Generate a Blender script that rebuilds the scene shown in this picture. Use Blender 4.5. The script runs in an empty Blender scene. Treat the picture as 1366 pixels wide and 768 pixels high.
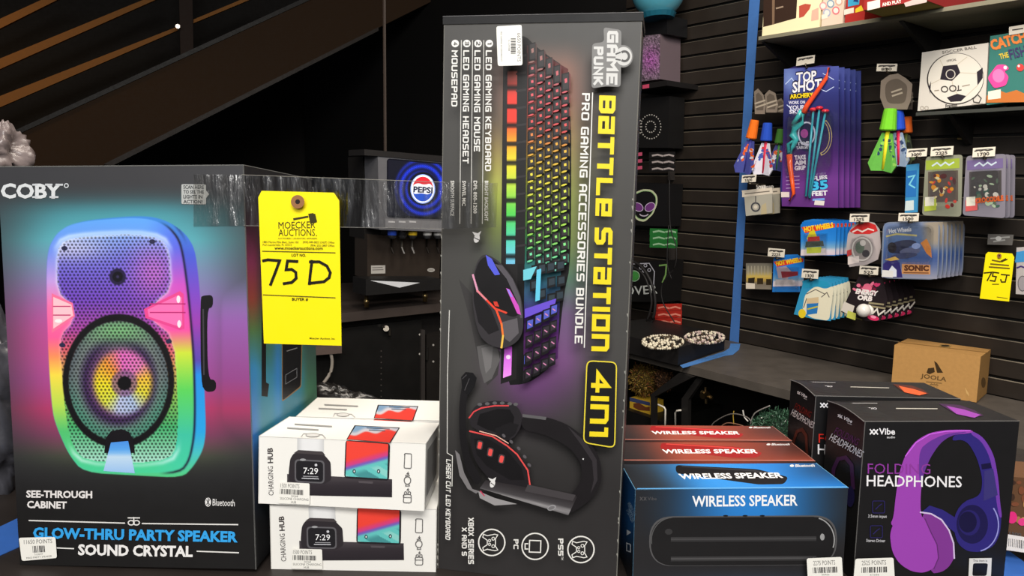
import bpy, math, random
import numpy as np
from mathutils import Matrix, Vector, noise
random.seed(7); np.random.seed(7)
S = bpy.context.scene; COL = S.collection
# ---------------------------------------------------------------- camera
F = 1000.0; PIT = math.radians(8.0); ROL = math.radians(1.1); CAM = np.array([0, 0, 1.35])
fw = np.array([0, math.cos(PIT), -math.sin(PIT)]); r0 = np.array([1.0, 0, 0]); u0 = np.cross(r0, fw)
rt = r0*math.cos(ROL) + u0*math.sin(ROL); up = np.cross(rt, fw)
cam = bpy.data.objects.new('camera', bpy.data.cameras.new('camera')); COL.objects.link(cam)
cam.data.sensor_width = 36; cam.data.lens = 36*F/1366; cam.data.clip_start = .01
cam.matrix_world = Matrix(((rt[0], up[0], -fw[0], 0), (rt[1], up[1], -fw[1], 0), (rt[2], up[2], -fw[2], CAM[2]), (0, 0, 0, 1)))
S.camera = cam
S.view_settings.view_transform = 'Standard'; S.view_settings.look = 'None'
S.view_settings.gamma = 1; S.view_settings.use_curve_mapping = False; S.view_settings.exposure = 0.0
# ---------------------------------------------------------------- light
wd = bpy.data.worlds.new('world'); S.world = wd; wd.use_nodes = True
wd.node_tree.nodes['Background'].inputs[0].default_value = (.9, .92, 1, 1)
wd.node_tree.nodes['Background'].inputs[1].default_value = .10
def area(name, loc, aim, sx, sy, power, col):
    l = bpy.data.lights.new(name, 'AREA'); l.shape = 'RECTANGLE'; l.size = sx; l.size_y = sy; l.energy = power; l.color = col
    o = bpy.data.objects.new(name, l); COL.objects.link(o); o.location = loc
    d = np.array(aim, float) - np.array(loc, float); d /= np.linalg.norm(d)
    z = -d; x = np.cross([0, 0, 1.0] if abs(z[2]) < .99 else [0, 1.0, 0], z); x /= np.linalg.norm(x); y = np.cross(z, x)
    o.matrix_world = Matrix(((x[0], y[0], z[0], loc[0]), (x[1], y[1], z[1], loc[1]), (x[2], y[2], z[2], loc[2]), (0, 0, 0, 1)))
    return o
area('ceiling_panel_over_counter', (.1, -1.0, 2.75), (0, .75, 1.15), 1.5, .7, 61, (1, .97, .93))
area('ceiling_panel_over_display', (.9, 1.35, 2.85), (1.0, 1.9, .7), 1.1, .5, 27, (1, .92, .82))
area('added_sheen_light', (-.3, -2.4, 2.35), (0, .75, 1.3), 3.0, .7, 50, (1, .98, .95))  # added light behind the camera, gives the carton fronts a sheen
area('ceiling_panel_right', (.0, .9, 2.9), (1.6, 2.3, 1.4), .8, .8, 42, (1, .90, .78))
def spot(name, loc, aim, power, col, ang=50, r=.06):
    l = bpy.data.lights.new(name, 'SPOT'); l.energy = power; l.color = col; l.spot_size = math.radians(ang); l.spot_blend = .6; l.shadow_soft_size = r
    o = area(name + '_tmp', loc, aim, 1, 1, 0, (1, 1, 1)); o.data = l; o.name = name
    return o
spot('stair_downlight', (-3.3, 3.0, 2.5), (-2.7, 4.0, 1.6), 34, (1, .62, .26), 70, .15)
# ---------------------------------------------------------------- materials
def lin(c):
    c = np.asarray(c, float)/255.0
    return np.where(c <= .04045, c/12.92, ((c+.055)/1.055)**2.4)
MATS = {}
def newmat(name):
    m = bpy.data.materials.new(name); m.use_nodes = True; MATS[name] = m
    n = m.node_tree.nodes; return m, n, m.node_tree.links, n['Principled BSDF']
def attr_mat(name, rough, metal=0, spec=.5, noise=0, scale=60, bump=0, coat=0):
    m, n, l, b = newmat(name)
    a = n.new('ShaderNodeAttribute'); a.attribute_name = 'Col'
    src = a.outputs['Color']
    tc = n.new('ShaderNodeTexCoord'); nz = n.new('ShaderNodeTexNoise'); nz.inputs['Scale'].default_value = scale; nz.inputs['Detail'].default_value = 5
    l.new(tc.outputs['Object'], nz.inputs['Vector'])
    if noise:
        mp = n.new('ShaderNodeMapRange'); mp.inputs['To Min'].default_value = 1-noise; mp.inputs['To Max'].default_value = 1+noise
        l.new(nz.outputs['Fac'], mp.inputs['Value'])
        mx = n.new('ShaderNodeVectorMath'); mx.operation = 'SCALE'; l.new(src, mx.inputs[0]); l.new(mp.outputs[0], mx.inputs['Scale']); src = mx.outputs[0]
    l.new(src, b.inputs['Base Color'])
    rr = n.new('ShaderNodeMapRange'); rr.inputs['To Min'].default_value = rough*.85; rr.inputs['To Max'].default_value = min(1, rough*1.15)
    l.new(nz.outputs['Fac'], rr.inputs['Value']); l.new(rr.outputs[0], b.inputs['Roughness'])
    b.inputs['Metallic'].default_value = metal; b.inputs['Specular IOR Level'].default_value = spec; b.inputs['Coat Weight'].default_value = coat
    if bump:
        bp = n.new('ShaderNodeBump'); bp.inputs['Strength'].default_value = bump; bp.inputs['Distance'].default_value = .004
        l.new(nz.outputs['Fac'], bp.inputs['Height']); l.new(bp.outputs[0], b.inputs['Normal'])
    return m
attr_mat('print', .42, spec=.35)
attr_mat('satin', .55, spec=.3, noise=.12)
attr_mat('matte', .8, spec=.2, noise=.1)
attr_mat('gloss', .16, spec=.5)
attr_mat('board', .5, spec=.35, noise=.3, scale=14, bump=.12)
attr_mat('cardboard', .85, spec=.15, noise=.12, scale=90, bump=.1)
attr_mat('metal', .3, metal=1)
attr_mat('bag', .32, spec=.6, noise=.3, scale=30, bump=.6)
attr_mat('steel', .45, metal=.55, noise=.2, scale=25)
def clear_mat(name, gl, streak, tint=(1, 1, 1)):
    m, n, l, b = newmat(name)
    n.remove(b); out = n['Material Output']
    t = n.new('ShaderNodeBsdfTransparent'); t.inputs[0].default_value = (*tint, 1)
    g = n.new('ShaderNodeBsdfGlossy'); g.inputs['Roughness'].default_value = .18
    tc = n.new('ShaderNodeTexCoord'); mp = n.new('ShaderNodeMapping'); mp.inputs['Scale'].default_value = (90, 90, 14) if streak else (40, 40, 40)
    nz = n.new('ShaderNodeTexNoise'); nz.inputs['Scale'].default_value = 1.0; nz.inputs['Detail'].default_value = 6
    l.new(tc.outputs['Object'], mp.inputs[0]); l.new(mp.outputs[0], nz.inputs['Vector'])
    bp = n.new('ShaderNodeBump'); bp.inputs['Strength'].default_value = .7; bp.inputs['Distance'].default_value = .006
    l.new(nz.outputs['Fac'], bp.inputs['Height']); l.new(bp.outputs[0], g.inputs['Normal'])
    cr = n.new('ShaderNodeMapRange'); cr.inputs['From Min'].default_value = .45; cr.inputs['From Max'].default_value = .75
    cr.inputs['To Min'].default_value = gl; cr.inputs['To Max'].default_value = gl*(7 if streak else 3)
    l.new(nz.outputs['Fac'], cr.inputs['Value'])
    mx = n.new('ShaderNodeMixShader'); l.new(cr.outputs[0], mx.inputs[0]); l.new(t.outputs[0], mx.inputs[1]); l.new(g.outputs[0], mx.inputs[2])
    l.new(mx.outputs[0], out.inputs['Surface']); return m
clear_mat('tape', .085, True, (.80, .79, .77))
clear_mat('blister', .15, False, (.93, .94, .95))
def emit_mat(name, k):
    m, n, l, b = newmat(name)
    a = n.new('ShaderNodeAttribute'); a.attribute_name = 'Col'
    l.new(a.outputs['Color'], b.inputs['Base Color']); l.new(a.outputs['Color'], b.inputs['Emission Color']); b.inputs['Emission Strength'].default_value = k
emit_mat('screen', .9)
m, n, l, b = newmat('globe_glass'); b.inputs['Base Color'].default_value = (.10, .42, .55, 1); b.inputs['Roughness'].default_value = .12; b.inputs['Transmission Weight'].default_value = .25; b.inputs['Coat Weight'].default_value = .6
# ---------------------------------------------------------------- geometry helpers
def ray(x, y): return fw + (np.asarray(x)-683)[..., None]/F*rt - (np.asarray(y)-384)[..., None]/F*up
def at(x, y, D): return CAM + D*ray(np.float64(x), np.float64(y))
def depth(p): return float((np.asarray(p)-CAM) @ fw)
def onz(x, y, z):
    d = ray(np.float64(x), np.float64(y)); return CAM + d*(z-CAM[2])/d[2]
class Face:
    """a flat surface standing in the room; p() finds where on it a point of the photograph lies"""
    def __init__(s, o, n): s.o = np.asarray(o, float); s.n = np.asarray(n, float)/np.linalg.norm(n); s.k = 0
    def p(s, x, y, off=0.0):
        d = ray(np.asarray(x, float), np.asarray(y, float)); o = s.o + s.n*off
        t = ((o-CAM) @ s.n)/(d @ s.n); return CAM + d*np.asarray(t)[..., None]
    def off(s, t): return Face(s.o + s.n*t, s.n)
    def size(s, x, y, w): return w*depth(s.p(x, y))/F
class MB:
    def __init__(s): s.V = []; s.F = []; s.C = []; s.M = []; s.n = 0; s.mats = []
    def mi(s, mat):
        if mat not in s.mats: s.mats.append(mat)
        return s.mats.index(mat)
    def face(s, pts, col, mat='print'):
        pts = np.asarray(pts, float); s.V.append(pts); s.F.append(list(range(s.n, s.n+len(pts)))); s.n += len(pts)
        c = lin(col); s.C.append(np.broadcast_to(c, (len(pts), 3)) if c.ndim == 1 else c); s.M.append(s.mi(mat))
    def raw(s, V, Fs, col, mat='print', vcol=None):
        V = np.asarray(V, float); s.V.append(V); c = lin(col) if vcol is None else None; k = s.mi(mat)
        for f in Fs:
            s.F.append([i+s.n for i in f]); s.C.append(np.broadcast_to(c, (len(f), 3)) if vcol is None else vcol[list(f)]); s.M.append(k)
        s.n += len(V); return s
    def prism(s, pts, vec, col, mat='satin', front=None):
        P = np.asarray(pts, float); n = len(P); Q = P + np.asarray(vec, float)
        fs = [[i, (i+1) % n, n+(i+1) % n, n+i] for i in range(n)] + [list(range(n, 2*n))[::-1]]
        s.raw(np.vstack([P, Q]), fs, col, mat); s.face(P, front if front is not None else col, mat); return s
    def hexa(s, c, col, mat='print'):
        """c: 8 corners ordered bottom (fl, fr, br, bl) then top"""
        s.raw(c, [[0, 1, 5, 4], [1, 2, 6, 5], [2, 3, 7, 6], [3, 0, 4, 7], [4, 5, 6, 7], [3, 2, 1, 0]], col, mat); return s
    def tube(s, pts, r, col, mat='satin', seg=8, close=False):
        P = np.asarray(pts, float); n = len(P); R = np.broadcast_to(np.asarray(r, float), (n,)); V = []
        for i in range(n):
            a = P[(i-1) % n] if (close or i) else P[0]; b = P[(i+1) % n] if (close or i < n-1) else P[-1]
            t = b-a; t = t/(np.linalg.norm(t)+1e-12); h = np.array([0, 0, 1.0]) if abs(t[2]) < .9 else np.array([1.0, 0, 0])
            x = np.cross(t, h); x /= np.linalg.norm(x); y = np.cross(t, x)
            for j in range(seg):
                q = 2*math.pi*j/seg; V.append(P[i] + R[i]*(math.cos(q)*x + math.sin(q)*y))
        fs = [[i*seg+j, i*seg+(j+1) % seg, ((i+1) % n)*seg+(j+1) % seg, ((i+1) % n)*seg+j] for i in range(n if close else n-1) for j in range(seg)]
        if not close: fs += [list(range(seg))[::-1], [(n-1)*seg+j for j in range(seg)]]
        s.raw(V, fs, col, mat); return s
    def ball(s, c, r, col, mat='satin', nu=20, nv=12, sq=(1, 1, 1), jit=0, lo=0, hi=1):
        V = []; sq = np.asarray(sq)
        for i in range(nv+1):
            th = math.pi*(lo+(hi-lo)*i/nv)
            for j in range(nu):
                ph = 2*math.pi*j/nu; k = 1+jit*(random.random()-.5)
                V.append(np.asarray(c)+r*k*sq*np.array([math.sin(th)*math.cos(ph), math.sin(th)*math.sin(ph), math.cos(th)]))
        s.raw(V, [[i*nu+j, i*nu+(j+1) % nu, (i+1)*nu+(j+1) % nu, (i+1)*nu+j] for i in range(nv) for j in range(nu)], col, mat); return s
    # ---- print on a face, given in the photograph's pixels
    def lay(s, fc): fc.k += 1; return .0004 + fc.k*2.5e-5
    def poly(s, fc, px, col, mat='print'):
        px = np.asarray(px, float)
        if 9 <= len(px) <= 26: px = smooth(px)
        s.face(fc.p(px[:, 0], px[:, 1], s.lay(fc)), col, mat); return s
    def ell(s, fc, cx, cy, rx, ry, col, mat='print', n=28, rot=0):
        q = np.linspace(0, 2*math.pi, n, endpoint=False); x = rx*np.cos(q); y = ry*np.sin(q); c, d = math.cos(rot), math.sin(rot)
        return s.poly(fc, np.stack([cx+c*x-d*y, cy+d*x+c*y], 1), col, mat)
    def rrect(s, fc, q, rad, col, mat='print'):
        return s.poly(fc, rounded(q, rad), col, mat)
    def strokes(s, fc, lines, w, col, mat='print', cap=True):
        o = s.lay(fc)
        for i, ln in enumerate(lines):
            q, fs = ribbon(ln, w/2, cap); s.raw(fc.p(q[:, 0], q[:, 1], o+i*2e-5), fs, col, mat)
        return s
    def ring(s, fc, cx, cy, rx, ry, w, col, n=32, a0=0, a1=360, rot=0):
        q = np.radians(np.linspace(a0, a1, n)); c, d = math.cos(rot), math.sin(rot); x = rx*np.cos(q); y = ry*np.sin(q)
        return s.strokes(fc, [np.stack([cx+c*x-d*y, cy+d*x+c*y], 1)], w, col, cap=False)
    def grid(s, fc, q, nu, nv, fn, mat='print'):
        """q: four photograph corners TL TR BR BL; fn(X, Y) -> ink colour there"""
        q = np.asarray(q, float); u, v = np.meshgrid(np.linspace(0, 1, nu+1), np.linspace(0, 1, nv+1))
        u = u.ravel()[:, None]; v = v.ravel()[:, None]
        px = (q[0]*(1-u)+q[1]*u)*(1-v) + (q[3]*(1-u)+q[2]*u)*v
        c = lin(np.clip(fn(px[:, 0], px[:, 1]), 0, 255)); V = fc.p(px[:, 0], px[:, 1], s.lay(fc))
        i = np.arange(nu*nv); a = i//nu*(nu+1)+i % nu; fs = np.stack([a, a+1, a+nu+2, a+nu+1], 1)
        s.V.append(V); k = s.mi(mat)
        s.F.extend((fs+s.n).tolist()); s.C.append(c[fs.ravel()]); s.M.extend([k]*len(fs)); s.n += len(V); return s
    def glyphs(s, fc, V, Fs, p0, p1, h, ext, col, mat='print', slant=0, curve=None):
        p0 = np.asarray(p0, float); p1 = np.asarray(p1, float); d = p1-p0; L = np.linalg.norm(d); e = d/L; w = np.array([e[1], -e[0]])
        x = (V[:, 0:1]-ext[0])/(ext[1]-ext[0]); y = V[:, 1:2]/ext[2]
        px = p0 + d*x + w*h*y + e*slant*h*y
        W = fc.p(px[:, 0], px[:, 1], s.lay(fc)) + (fc.n*V[:, 2:3]*4e-5 if V.shape[1] > 2 else 0); s.raw(W, Fs, col, mat); return s
    def text(s, fc, t, p0, p1, h, col, bold=0.0, slant=0, mat='print'):
        """lettering from p0 to p1 along its baseline, capitals h pixels tall"""
        V, Fs, ext = font_text(t, bold); return s.glyphs(fc, V, Fs, p0, p1, h, ext, col, mat, slant)
    def tech(s, fc, t, p0, p1, h, col, w=1.6, slant=0):
        V, Fs, ext = tech_text(t, w); return s.glyphs(fc, V, Fs, p0, p1, h, ext, col, 'print', slant)
    def build(s, name, parent=None, M=None, smooth=False):
        V = np.vstack(s.V); A = parent
        while A is not None and '_m' not in A: A = A.parent
        M0 = Matrix(A['_m']) if A is not None else (Matrix(M) if M is not None else Matrix.Translation(V.mean(0)*[1, 1, 0]+[0, 0, V[:, 2].min()]))
        I = np.array(M0.inverted()); V = V @ I[:3, :3].T + I[:3, 3]
        me = bpy.data.meshes.new(name); me.from_pydata(V.tolist(), [], s.F)
        a = me.color_attributes.new('Col', 'FLOAT_COLOR', 'CORNER'); C = np.vstack(s.C); C = np.hstack([C, np.ones((len(C), 1))])
        a.data.foreach_set('color', C.astype(np.float32).ravel())
        for k in s.mats: me.materials.append(MATS[k])
        me.polygons.foreach_set('material_index', s.M)
        if smooth: me.polygons.foreach_set('use_smooth', [True]*len(s.M))
        o = bpy.data.objects.new(name, me); COL.objects.link(o)
        if parent is not None: o.parent = parent
        else: o.matrix_world = M0
        return o
def smooth(q, n=2):
    q = np.asarray(q, float)
    for _ in range(n):
        r = np.roll(q, -1, 0); q = np.stack([q*.78+r*.22, q*.22+r*.78], 1).reshape(-1, 2)
    return q
def ribbon(ln, h, cap=True, ext=1.0):
    P = [np.asarray(ln[0], float)]
    for p in ln[1:]:
        if np.linalg.norm(np.asarray(p)-P[-1]) > 1e-6: P.append(np.asarray(p, float))
    P = np.array(P); n = len(P); closed = n > 3 and np.linalg.norm(P[0]-P[-1]) < 1e-6
    D = [(b-a)/np.linalg.norm(b-a) for a, b in zip(P[:-1], P[1:])]; L, R = [], []
    for i in range(n):
        a = D[i-1] if i else (D[-1] if closed else D[0]); b = D[i] if i < n-1 else (D[0] if closed else D[-1])
        na, nb = np.array([-a[1], a[0]]), np.array([-b[1], b[0]]); m = na+nb; k = np.linalg.norm(m)
        m = m/k if k > .2 else na; m = m*min(1/max(m @ na, .4), 2.2)*h; p = P[i]
        if cap and not closed and i == 0: p = p-D[0]*h*ext
        if cap and not closed and i == n-1: p = p+D[-1]*h*ext
        L.append(p+m); R.append(p-m)
    return np.array(L+R), [[i, i+1, n+i+1, n+i] for i in range(n-1)]
def rounded(q, rad, k=5):
    q = np.asarray(q, float); out = []; n = len(q)
    for i in range(n):
        a, b, c = q[i-1], q[i], q[(i+1) % n]; u = (a-b)/np.linalg.norm(a-b); v = (c-b)/np.linalg.norm(c-b)
        for t in np.linspace(0, 1, k):
            P, Q = b+u*rad, b+v*rad; out.append((1-t)**2*P + 2*t*(1-t)*b + t*t*Q)
    return np.array(out)
_TX = {}
def font_text(t, bold=0.0):
    if (t, bold) in _TX: return _TX[t, bold]
    cu = bpy.data.curves.new('t', 'FONT'); cu.body = t; cu.offset = bold; cu.resolution_u = 2; cu.fill_mode = 'FRONT'
    ob = bpy.data.objects.new('t', cu); me = ob.to_mesh()
    V = np.array([v.co[:2] for v in me.vertices]); Fs = [list(p.vertices) for p in me.polygons]
    ob.to_mesh_clear(); bpy.data.objects.remove(ob); bpy.data.curves.remove(cu)
    _TX[t, bold] = (V, Fs, (V[:, 0].min(), V[:, 0].max(), .70)); return _TX[t, bold]
R_ = [(0, 0), (0, 10), (5, 10), (6, 9), (6, 6), (5, 5), (0, 5)]
O_ = [(1, 0), (5, 0), (6, 1), (6, 9), (5, 10), (1, 10), (0, 9), (0, 1), (1, 0)]
TG = {'A': [[(0, 0), (0, 8.5), (1.5, 10), (4.5, 10), (6, 8.5), (6, 0)], [(0, 4.5), (6, 4.5)]], 'B': [R_, [(5, 5), (6, 4), (6, 1), (5, 0), (0, 0)]],
 'C': [[(6, 10), (1, 10), (0, 9), (0, 1), (1, 0), (6, 0)]], 'D': [[(0, 0), (0, 10), (4.5, 10), (6, 8.5), (6, 1.5), (4.5, 0), (0, 0)]],
 'E': [[(6, 10), (0, 10), (0, 0), (6, 0)], [(0, 5), (5, 5)]], 'F': [[(6, 10), (0, 10), (0, 0)], [(0, 5), (5, 5)]],
 'G': [[(6, 10), (1, 10), (0, 9), (0, 1), (1, 0), (6, 0), (6, 5), (3, 5)]], 'H': [[(0, 0), (0, 10)], [(6, 0), (6, 10)], [(0, 5), (6, 5)]],
 'I': [[(0, 0), (0, 10)]], 'J': [[(6, 10), (6, 1), (5, 0), (0, 0)]], 'K': [[(0, 0), (0, 10)], [(6, 10), (1.5, 5), (6, 0)], [(0, 5), (1.5, 5)]],
 'L': [[(0, 10), (0, 0), (6, 0)]], 'M': [[(0, 0), (0, 10), (3.5, 5), (7, 10), (7, 0)]], 'N': [[(0, 0), (0, 10), (6, 0), (6, 10)]], 'O': [O_],
 'P': [R_], 'R': [R_, [(3, 5), (6, 0)]], 'S': [[(6, 10), (1, 10), (0, 9), (0, 6), (1, 5), (5, 5), (6, 4), (6, 1), (5, 0), (0, 0)]],
 'T': [[(0, 10), (6, 10)], [(3, 10), (3, 0)]], 'U': [[(0, 10), (0, 1), (1, 0), (5, 0), (6, 1), (6, 10)]], 'V': [[(0, 10), (3, 0), (6, 10)]],
 'W': [[(0, 10), (1.5, 0), (3.5, 6), (5.5, 0), (7, 10)]], 'X': [[(0, 0), (6, 10)], [(0, 10), (6, 0)]], 'Y': [[(0, 10), (3, 5), (6, 10)], [(3, 5), (3, 0)]],
 'a': [[(0, 10), (6, 10), (6, 0), (0, 0), (0, 5.3), (6, 5.3)]], 'e': [[(6, 0), (0, 0), (0, 10), (6, 10), (6, 4.7), (0, 4.7)]],
 'o': [[(0, 0), (6, 0), (6, 10), (0, 10), (0, 0)]], 'n': [[(0, 0), (0, 10), (5, 10), (6, 9), (6, 0)]], 'i': [[(0, 0), (0, 10)]],
 '4': [[(5, 0), (5, 10), (0, 3.2), (7, 3.2)]], '1': [[(0, 10), (2, 10), (2, 0)]], '5': [[(6, 10), (0, 10), (0, 5.5), (5, 5.5), (6, 4.5), (6, 1), (5, 0), (0, 0)]],
 '2': [[(0, 10), (5, 10), (6, 9), (6, 6), (0, 1), (0, 0), (6, 0)]], '0': [O_], '8': [O_, [(0, 5), (6, 5)]], '3': [[(0, 10), (6, 10), (6, 0), (0, 0)], [(1, 5), (6, 5)]],
 '6': [[(6, 10), (0, 10), (0, 0), (6, 0), (6, 5), (0, 5)]], '7': [[(0, 10), (6, 10), (2, 0)]], '9': [[(6, 5), (0, 5), (0, 10), (6, 10), (6, 0), (0, 0)]], '-': [[(0, 5), (5, 5)]], ':': [[(0, 2), (0, 2.6)], [(0, 7), (0, 7.6)]]}
def tech_text(t, w):
    V = []; Fs = []; x = 0; h = w/2
    for ch in t:
        if ch == ' ': x += 5; continue
        g = TG[ch]; wd = max(p[0] for l in g for p in l)
        for l in g:
            P = np.array(l, float); P[:, 0] += x; P[:, 1] = h + P[:, 1]*(10-w)/10
            q, fs = ribbon(P, h, True, .9); k = len(V); V += [[*p, g.index(l)+(i % (len(q)//2))*.3] for i, p in enumerate(q)]; Fs += [[i+k for i in f] for f in fs]
        x += wd + 2.2 + w*.6
    V = np.array(V, float); return V, Fs, (V[:, 0].min(), V[:, 0].max(), 10.0)
# ---------------------------------------------------------------- things
def props(o, label=None, cat=None, group=None, kind=None):
    for k, v in (('label', label), ('category', cat), ('group', group), ('kind', kind)):
        if v: o[k] = v
    return o
def thing(name, label, cat, M, group=None):
    if not isinstance(M, Matrix): M = Matrix.Translation(M)
    o = bpy.data.objects.new(name, None); COL.objects.link(o); o.matrix_world = M; o.empty_display_size = .02
    o['_m'] = [list(r) for r in M]; return props(o, label, cat, group)
def dup(root, M, label, group=None):
    r = root.copy(); COL.objects.link(r); r.matrix_world = M; r['label'] = label
    if group: r['group'] = group
    for ch in root.children:
        c = ch.copy(); COL.objects.link(c); c.parent = r
        for g in ch.children:
            d = g.copy(); COL.objects.link(d); d.parent = c
    return r
class Box:
    """a carton: front bottom left corner, turn, lean, width, depth, height (metres)"""
    def __init__(s, x, y, z, yaw, tx, ty, w, d, h):
        s.R = np.array((Matrix.Rotation(yaw, 3, 'Z') @ Matrix.Rotation(tx, 3, 'X') @ Matrix.Rotation(ty, 3, 'Y'))); s.o = np.array([x, y, z]); s.w, s.d, s.h = w, d, h
        m = np.eye(4); m[:3, :3] = s.R; m[:3, 3] = s.o; s.M = Matrix(m.tolist())
        s.front = Face(s.c(0, 0, 0), -s.R[:, 1]); s.left = Face(s.c(0, 0, 0), -s.R[:, 0]); s.right = Face(s.c(1, 0, 0), s.R[:, 0]); s.top = Face(s.c(0, 0, 1), s.R[:, 2])
    def c(s, a, b, c):
        p = s.o + s.R @ np.array([a*s.w, b*s.d, c*s.h])
        if c == 0: p[2] = max(p[2], s.o[2])
        return p
    def corners(s): return [s.c(*q) for q in ((0, 0, 0), (1, 0, 0), (1, 1, 0), (0, 1, 0), (0, 0, 1), (1, 0, 1), (1, 1, 1), (0, 1, 1))]
    def px(s, *q):
        d = s.c(*q)-CAM; z = d @ fw; return (683+F*(d @ rt)/z, 384-F*(d @ up)/z)
    def front_px(s): return [s.px(0, 0, 1), s.px(1, 0, 1), s.px(1, 0, 0), s.px(0, 0, 0)]
    def top_px(s): return [s.px(0, 1, 1), s.px(1, 1, 1), s.px(1, 0, 1), s.px(0, 0, 1)]
    def left_px(s): return [s.px(0, 1, 1), s.px(0, 0, 1), s.px(0, 0, 0), s.px(0, 1, 0)]
    def right_px(s): return [s.px(1, 0, 1), s.px(1, 1, 1), s.px(1, 1, 0), s.px(1, 0, 0)]
    def edges(s, mb, r, col, which):
        E = {'ft': ((0, 0, 1), (1, 0, 1)), 'fl': ((0, 0, 0), (0, 0, 1)), 'fr': ((1, 0, 0), (1, 0, 1)), 'lt': ((0, 0, 1), (0, 1, 1)), 'rt': ((1, 0, 1), (1, 1, 1)), 'bt': ((0, 1, 1), (1, 1, 1))}
        for k in which: mb.tube([s.c(*E[k][0]), s.c(*E[k][1])], r, col, 'print', 6)
def frame_matrix(o, ex, ey, ez):
    return Matrix([[ex[i], ey[i], ez[i], o[i]] for i in range(3)]+[[0, 0, 0, 1]])
def ramp(y, keys):
    ys = [k[0] for k in keys]; return np.stack([np.interp(y, ys, [k[1][i] for k in keys]) for i in range(3)], 1)
def mixc(a, b, t): return a*(1-t[:, None]) + np.asarray(b, float)*t[:, None] if np.ndim(b) == 1 else a*(1-t[:, None]) + b*t[:, None]
def sst(x, a, b): t = np.clip((x-a)/(b-a), 0, 1); return t*t*(3-2*t)
def inpoly(X, Y, poly):
    """signed distance to a polygon, negative inside"""
    poly = np.asarray(poly, float); d = np.full(len(X), 1e9); ins = np.zeros(len(X), bool)
    for a, b in zip(poly, np.roll(poly, -1, 0)):
        e = b-a; t = np.clip(((X-a[0])*e[0]+(Y-a[1])*e[1])/(e @ e), 0, 1)
        d = np.minimum(d, np.hypot(X-a[0]-t*e[0], Y-a[1]-t*e[1]))
        if a[1] != b[1]: ins ^= ((a[1] > Y) != (b[1] > Y)) & (X < (b[0]-a[0])*(Y-a[1])/(b[1]-a[1])+a[0])
    return np.where(ins, -d, d)
def sticker(parent, fc, q, rows, bars, vertical=False, rad=3):
    """price sticker: white label with a line of figures and a bar code"""
    mb = MB(); fc.k += 40; mb.rrect(fc, q, rad, (236, 234, 226))
    q = np.asarray(q, float)
    def P(u, v): return (q[0]*(1-u)+q[1]*u)*(1-v) + (q[3]*(1-u)+q[2]*u)*v
    for (t, u0, u1, v, h) in rows: mb.text(fc, t, P(u0, v), P(u1, v), h, (88, 86, 84))
    if bars:
        u0, u1, v0, v1 = bars; u = u0; rnd = random.Random(3)
        while u < u1-.01:
            w = rnd.choice((.012, .02, .03)); mb.poly(fc, [P(u, v0), P(u+w, v0), P(u+w, v1), P(u, v1)], (70, 68, 68)); u += w+rnd.choice((.012, .02, .03))
    o = mb.build('price_sticker', parent); o['label'] = 'white price sticker with bar code'; return o
ORD = ['front', 'second', 'third', 'fourth', 'fifth', 'sixth', 'seventh', 'eighth', 'ninth']
BZ = .955
# ================================================================ the room
K = 3400.0
a_dir = np.array([-math.sin(math.radians(38.4)), math.cos(math.radians(38.4)), 0]); sdir = -a_dir
wn = np.array([-a_dir[1], a_dir[0], 0]); Z = np.array([0, 0, 1.0])
W0 = at(988, 457, K/1098)
WALL = Face(W0, wn)
def WF(t): return WALL.off(t)
def wp(s, t, z): return np.array([*(W0 + sdir*s + wn*t)[:2], z])
zref = at(938, 270.5, K/1048)[2]; PITCHZ = .0625
# slat wall
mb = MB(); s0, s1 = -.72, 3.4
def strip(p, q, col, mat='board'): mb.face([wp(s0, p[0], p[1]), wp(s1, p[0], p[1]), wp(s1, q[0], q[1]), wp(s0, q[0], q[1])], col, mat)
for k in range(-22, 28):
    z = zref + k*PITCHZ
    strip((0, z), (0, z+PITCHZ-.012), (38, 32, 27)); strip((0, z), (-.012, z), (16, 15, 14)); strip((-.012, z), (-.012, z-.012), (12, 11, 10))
    strip((-.003, z-.012), (-.012, z-.012), (20, 18, 17)); strip((0, z-.0125), (-.004, z-.0098), (150, 140, 124), 'steel')  # metal-edged lip, coloured paler to paint the highlight along each groove
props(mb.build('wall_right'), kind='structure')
mb = MB(); mb.prism([wp(-4.4, 0, 0), wp(-.721, 0, 0), wp(-.721, 0, 3.2), wp(-4.4, 0, 3.2)], -wn*.05, (13, 12, 12), 'matte'); props(mb.build('wall_left'), kind='structure')
mb = MB(); mb.prism([(-6, 6.6, 0), (3, 6.6, 0), (3, 6.6, 3.2), (-6, 6.6, 3.2)], (0, .1, 0), (20, 18, 17), 'matte'); props(mb.build('wall_back'), kind='structure')
mb = MB(); mb.prism([(-6, -2.5, 0), (4, -2.5, 0), (4, 6.6, 0), (-6, 6.6, 0)], (0, 0, -.1), (34, 31, 29), 'matte'); props(mb.build('floor'), kind='structure')
mb = MB(); mb.prism([(-6, -2.5, 3.2), (4, -2.5, 3.2), (4, 6.6, 3.2), (-6, 6.6, 3.2)], (0, 0, .1), (24, 23, 22), 'matte'); props(mb.build('ceiling'), kind='structure')
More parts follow.
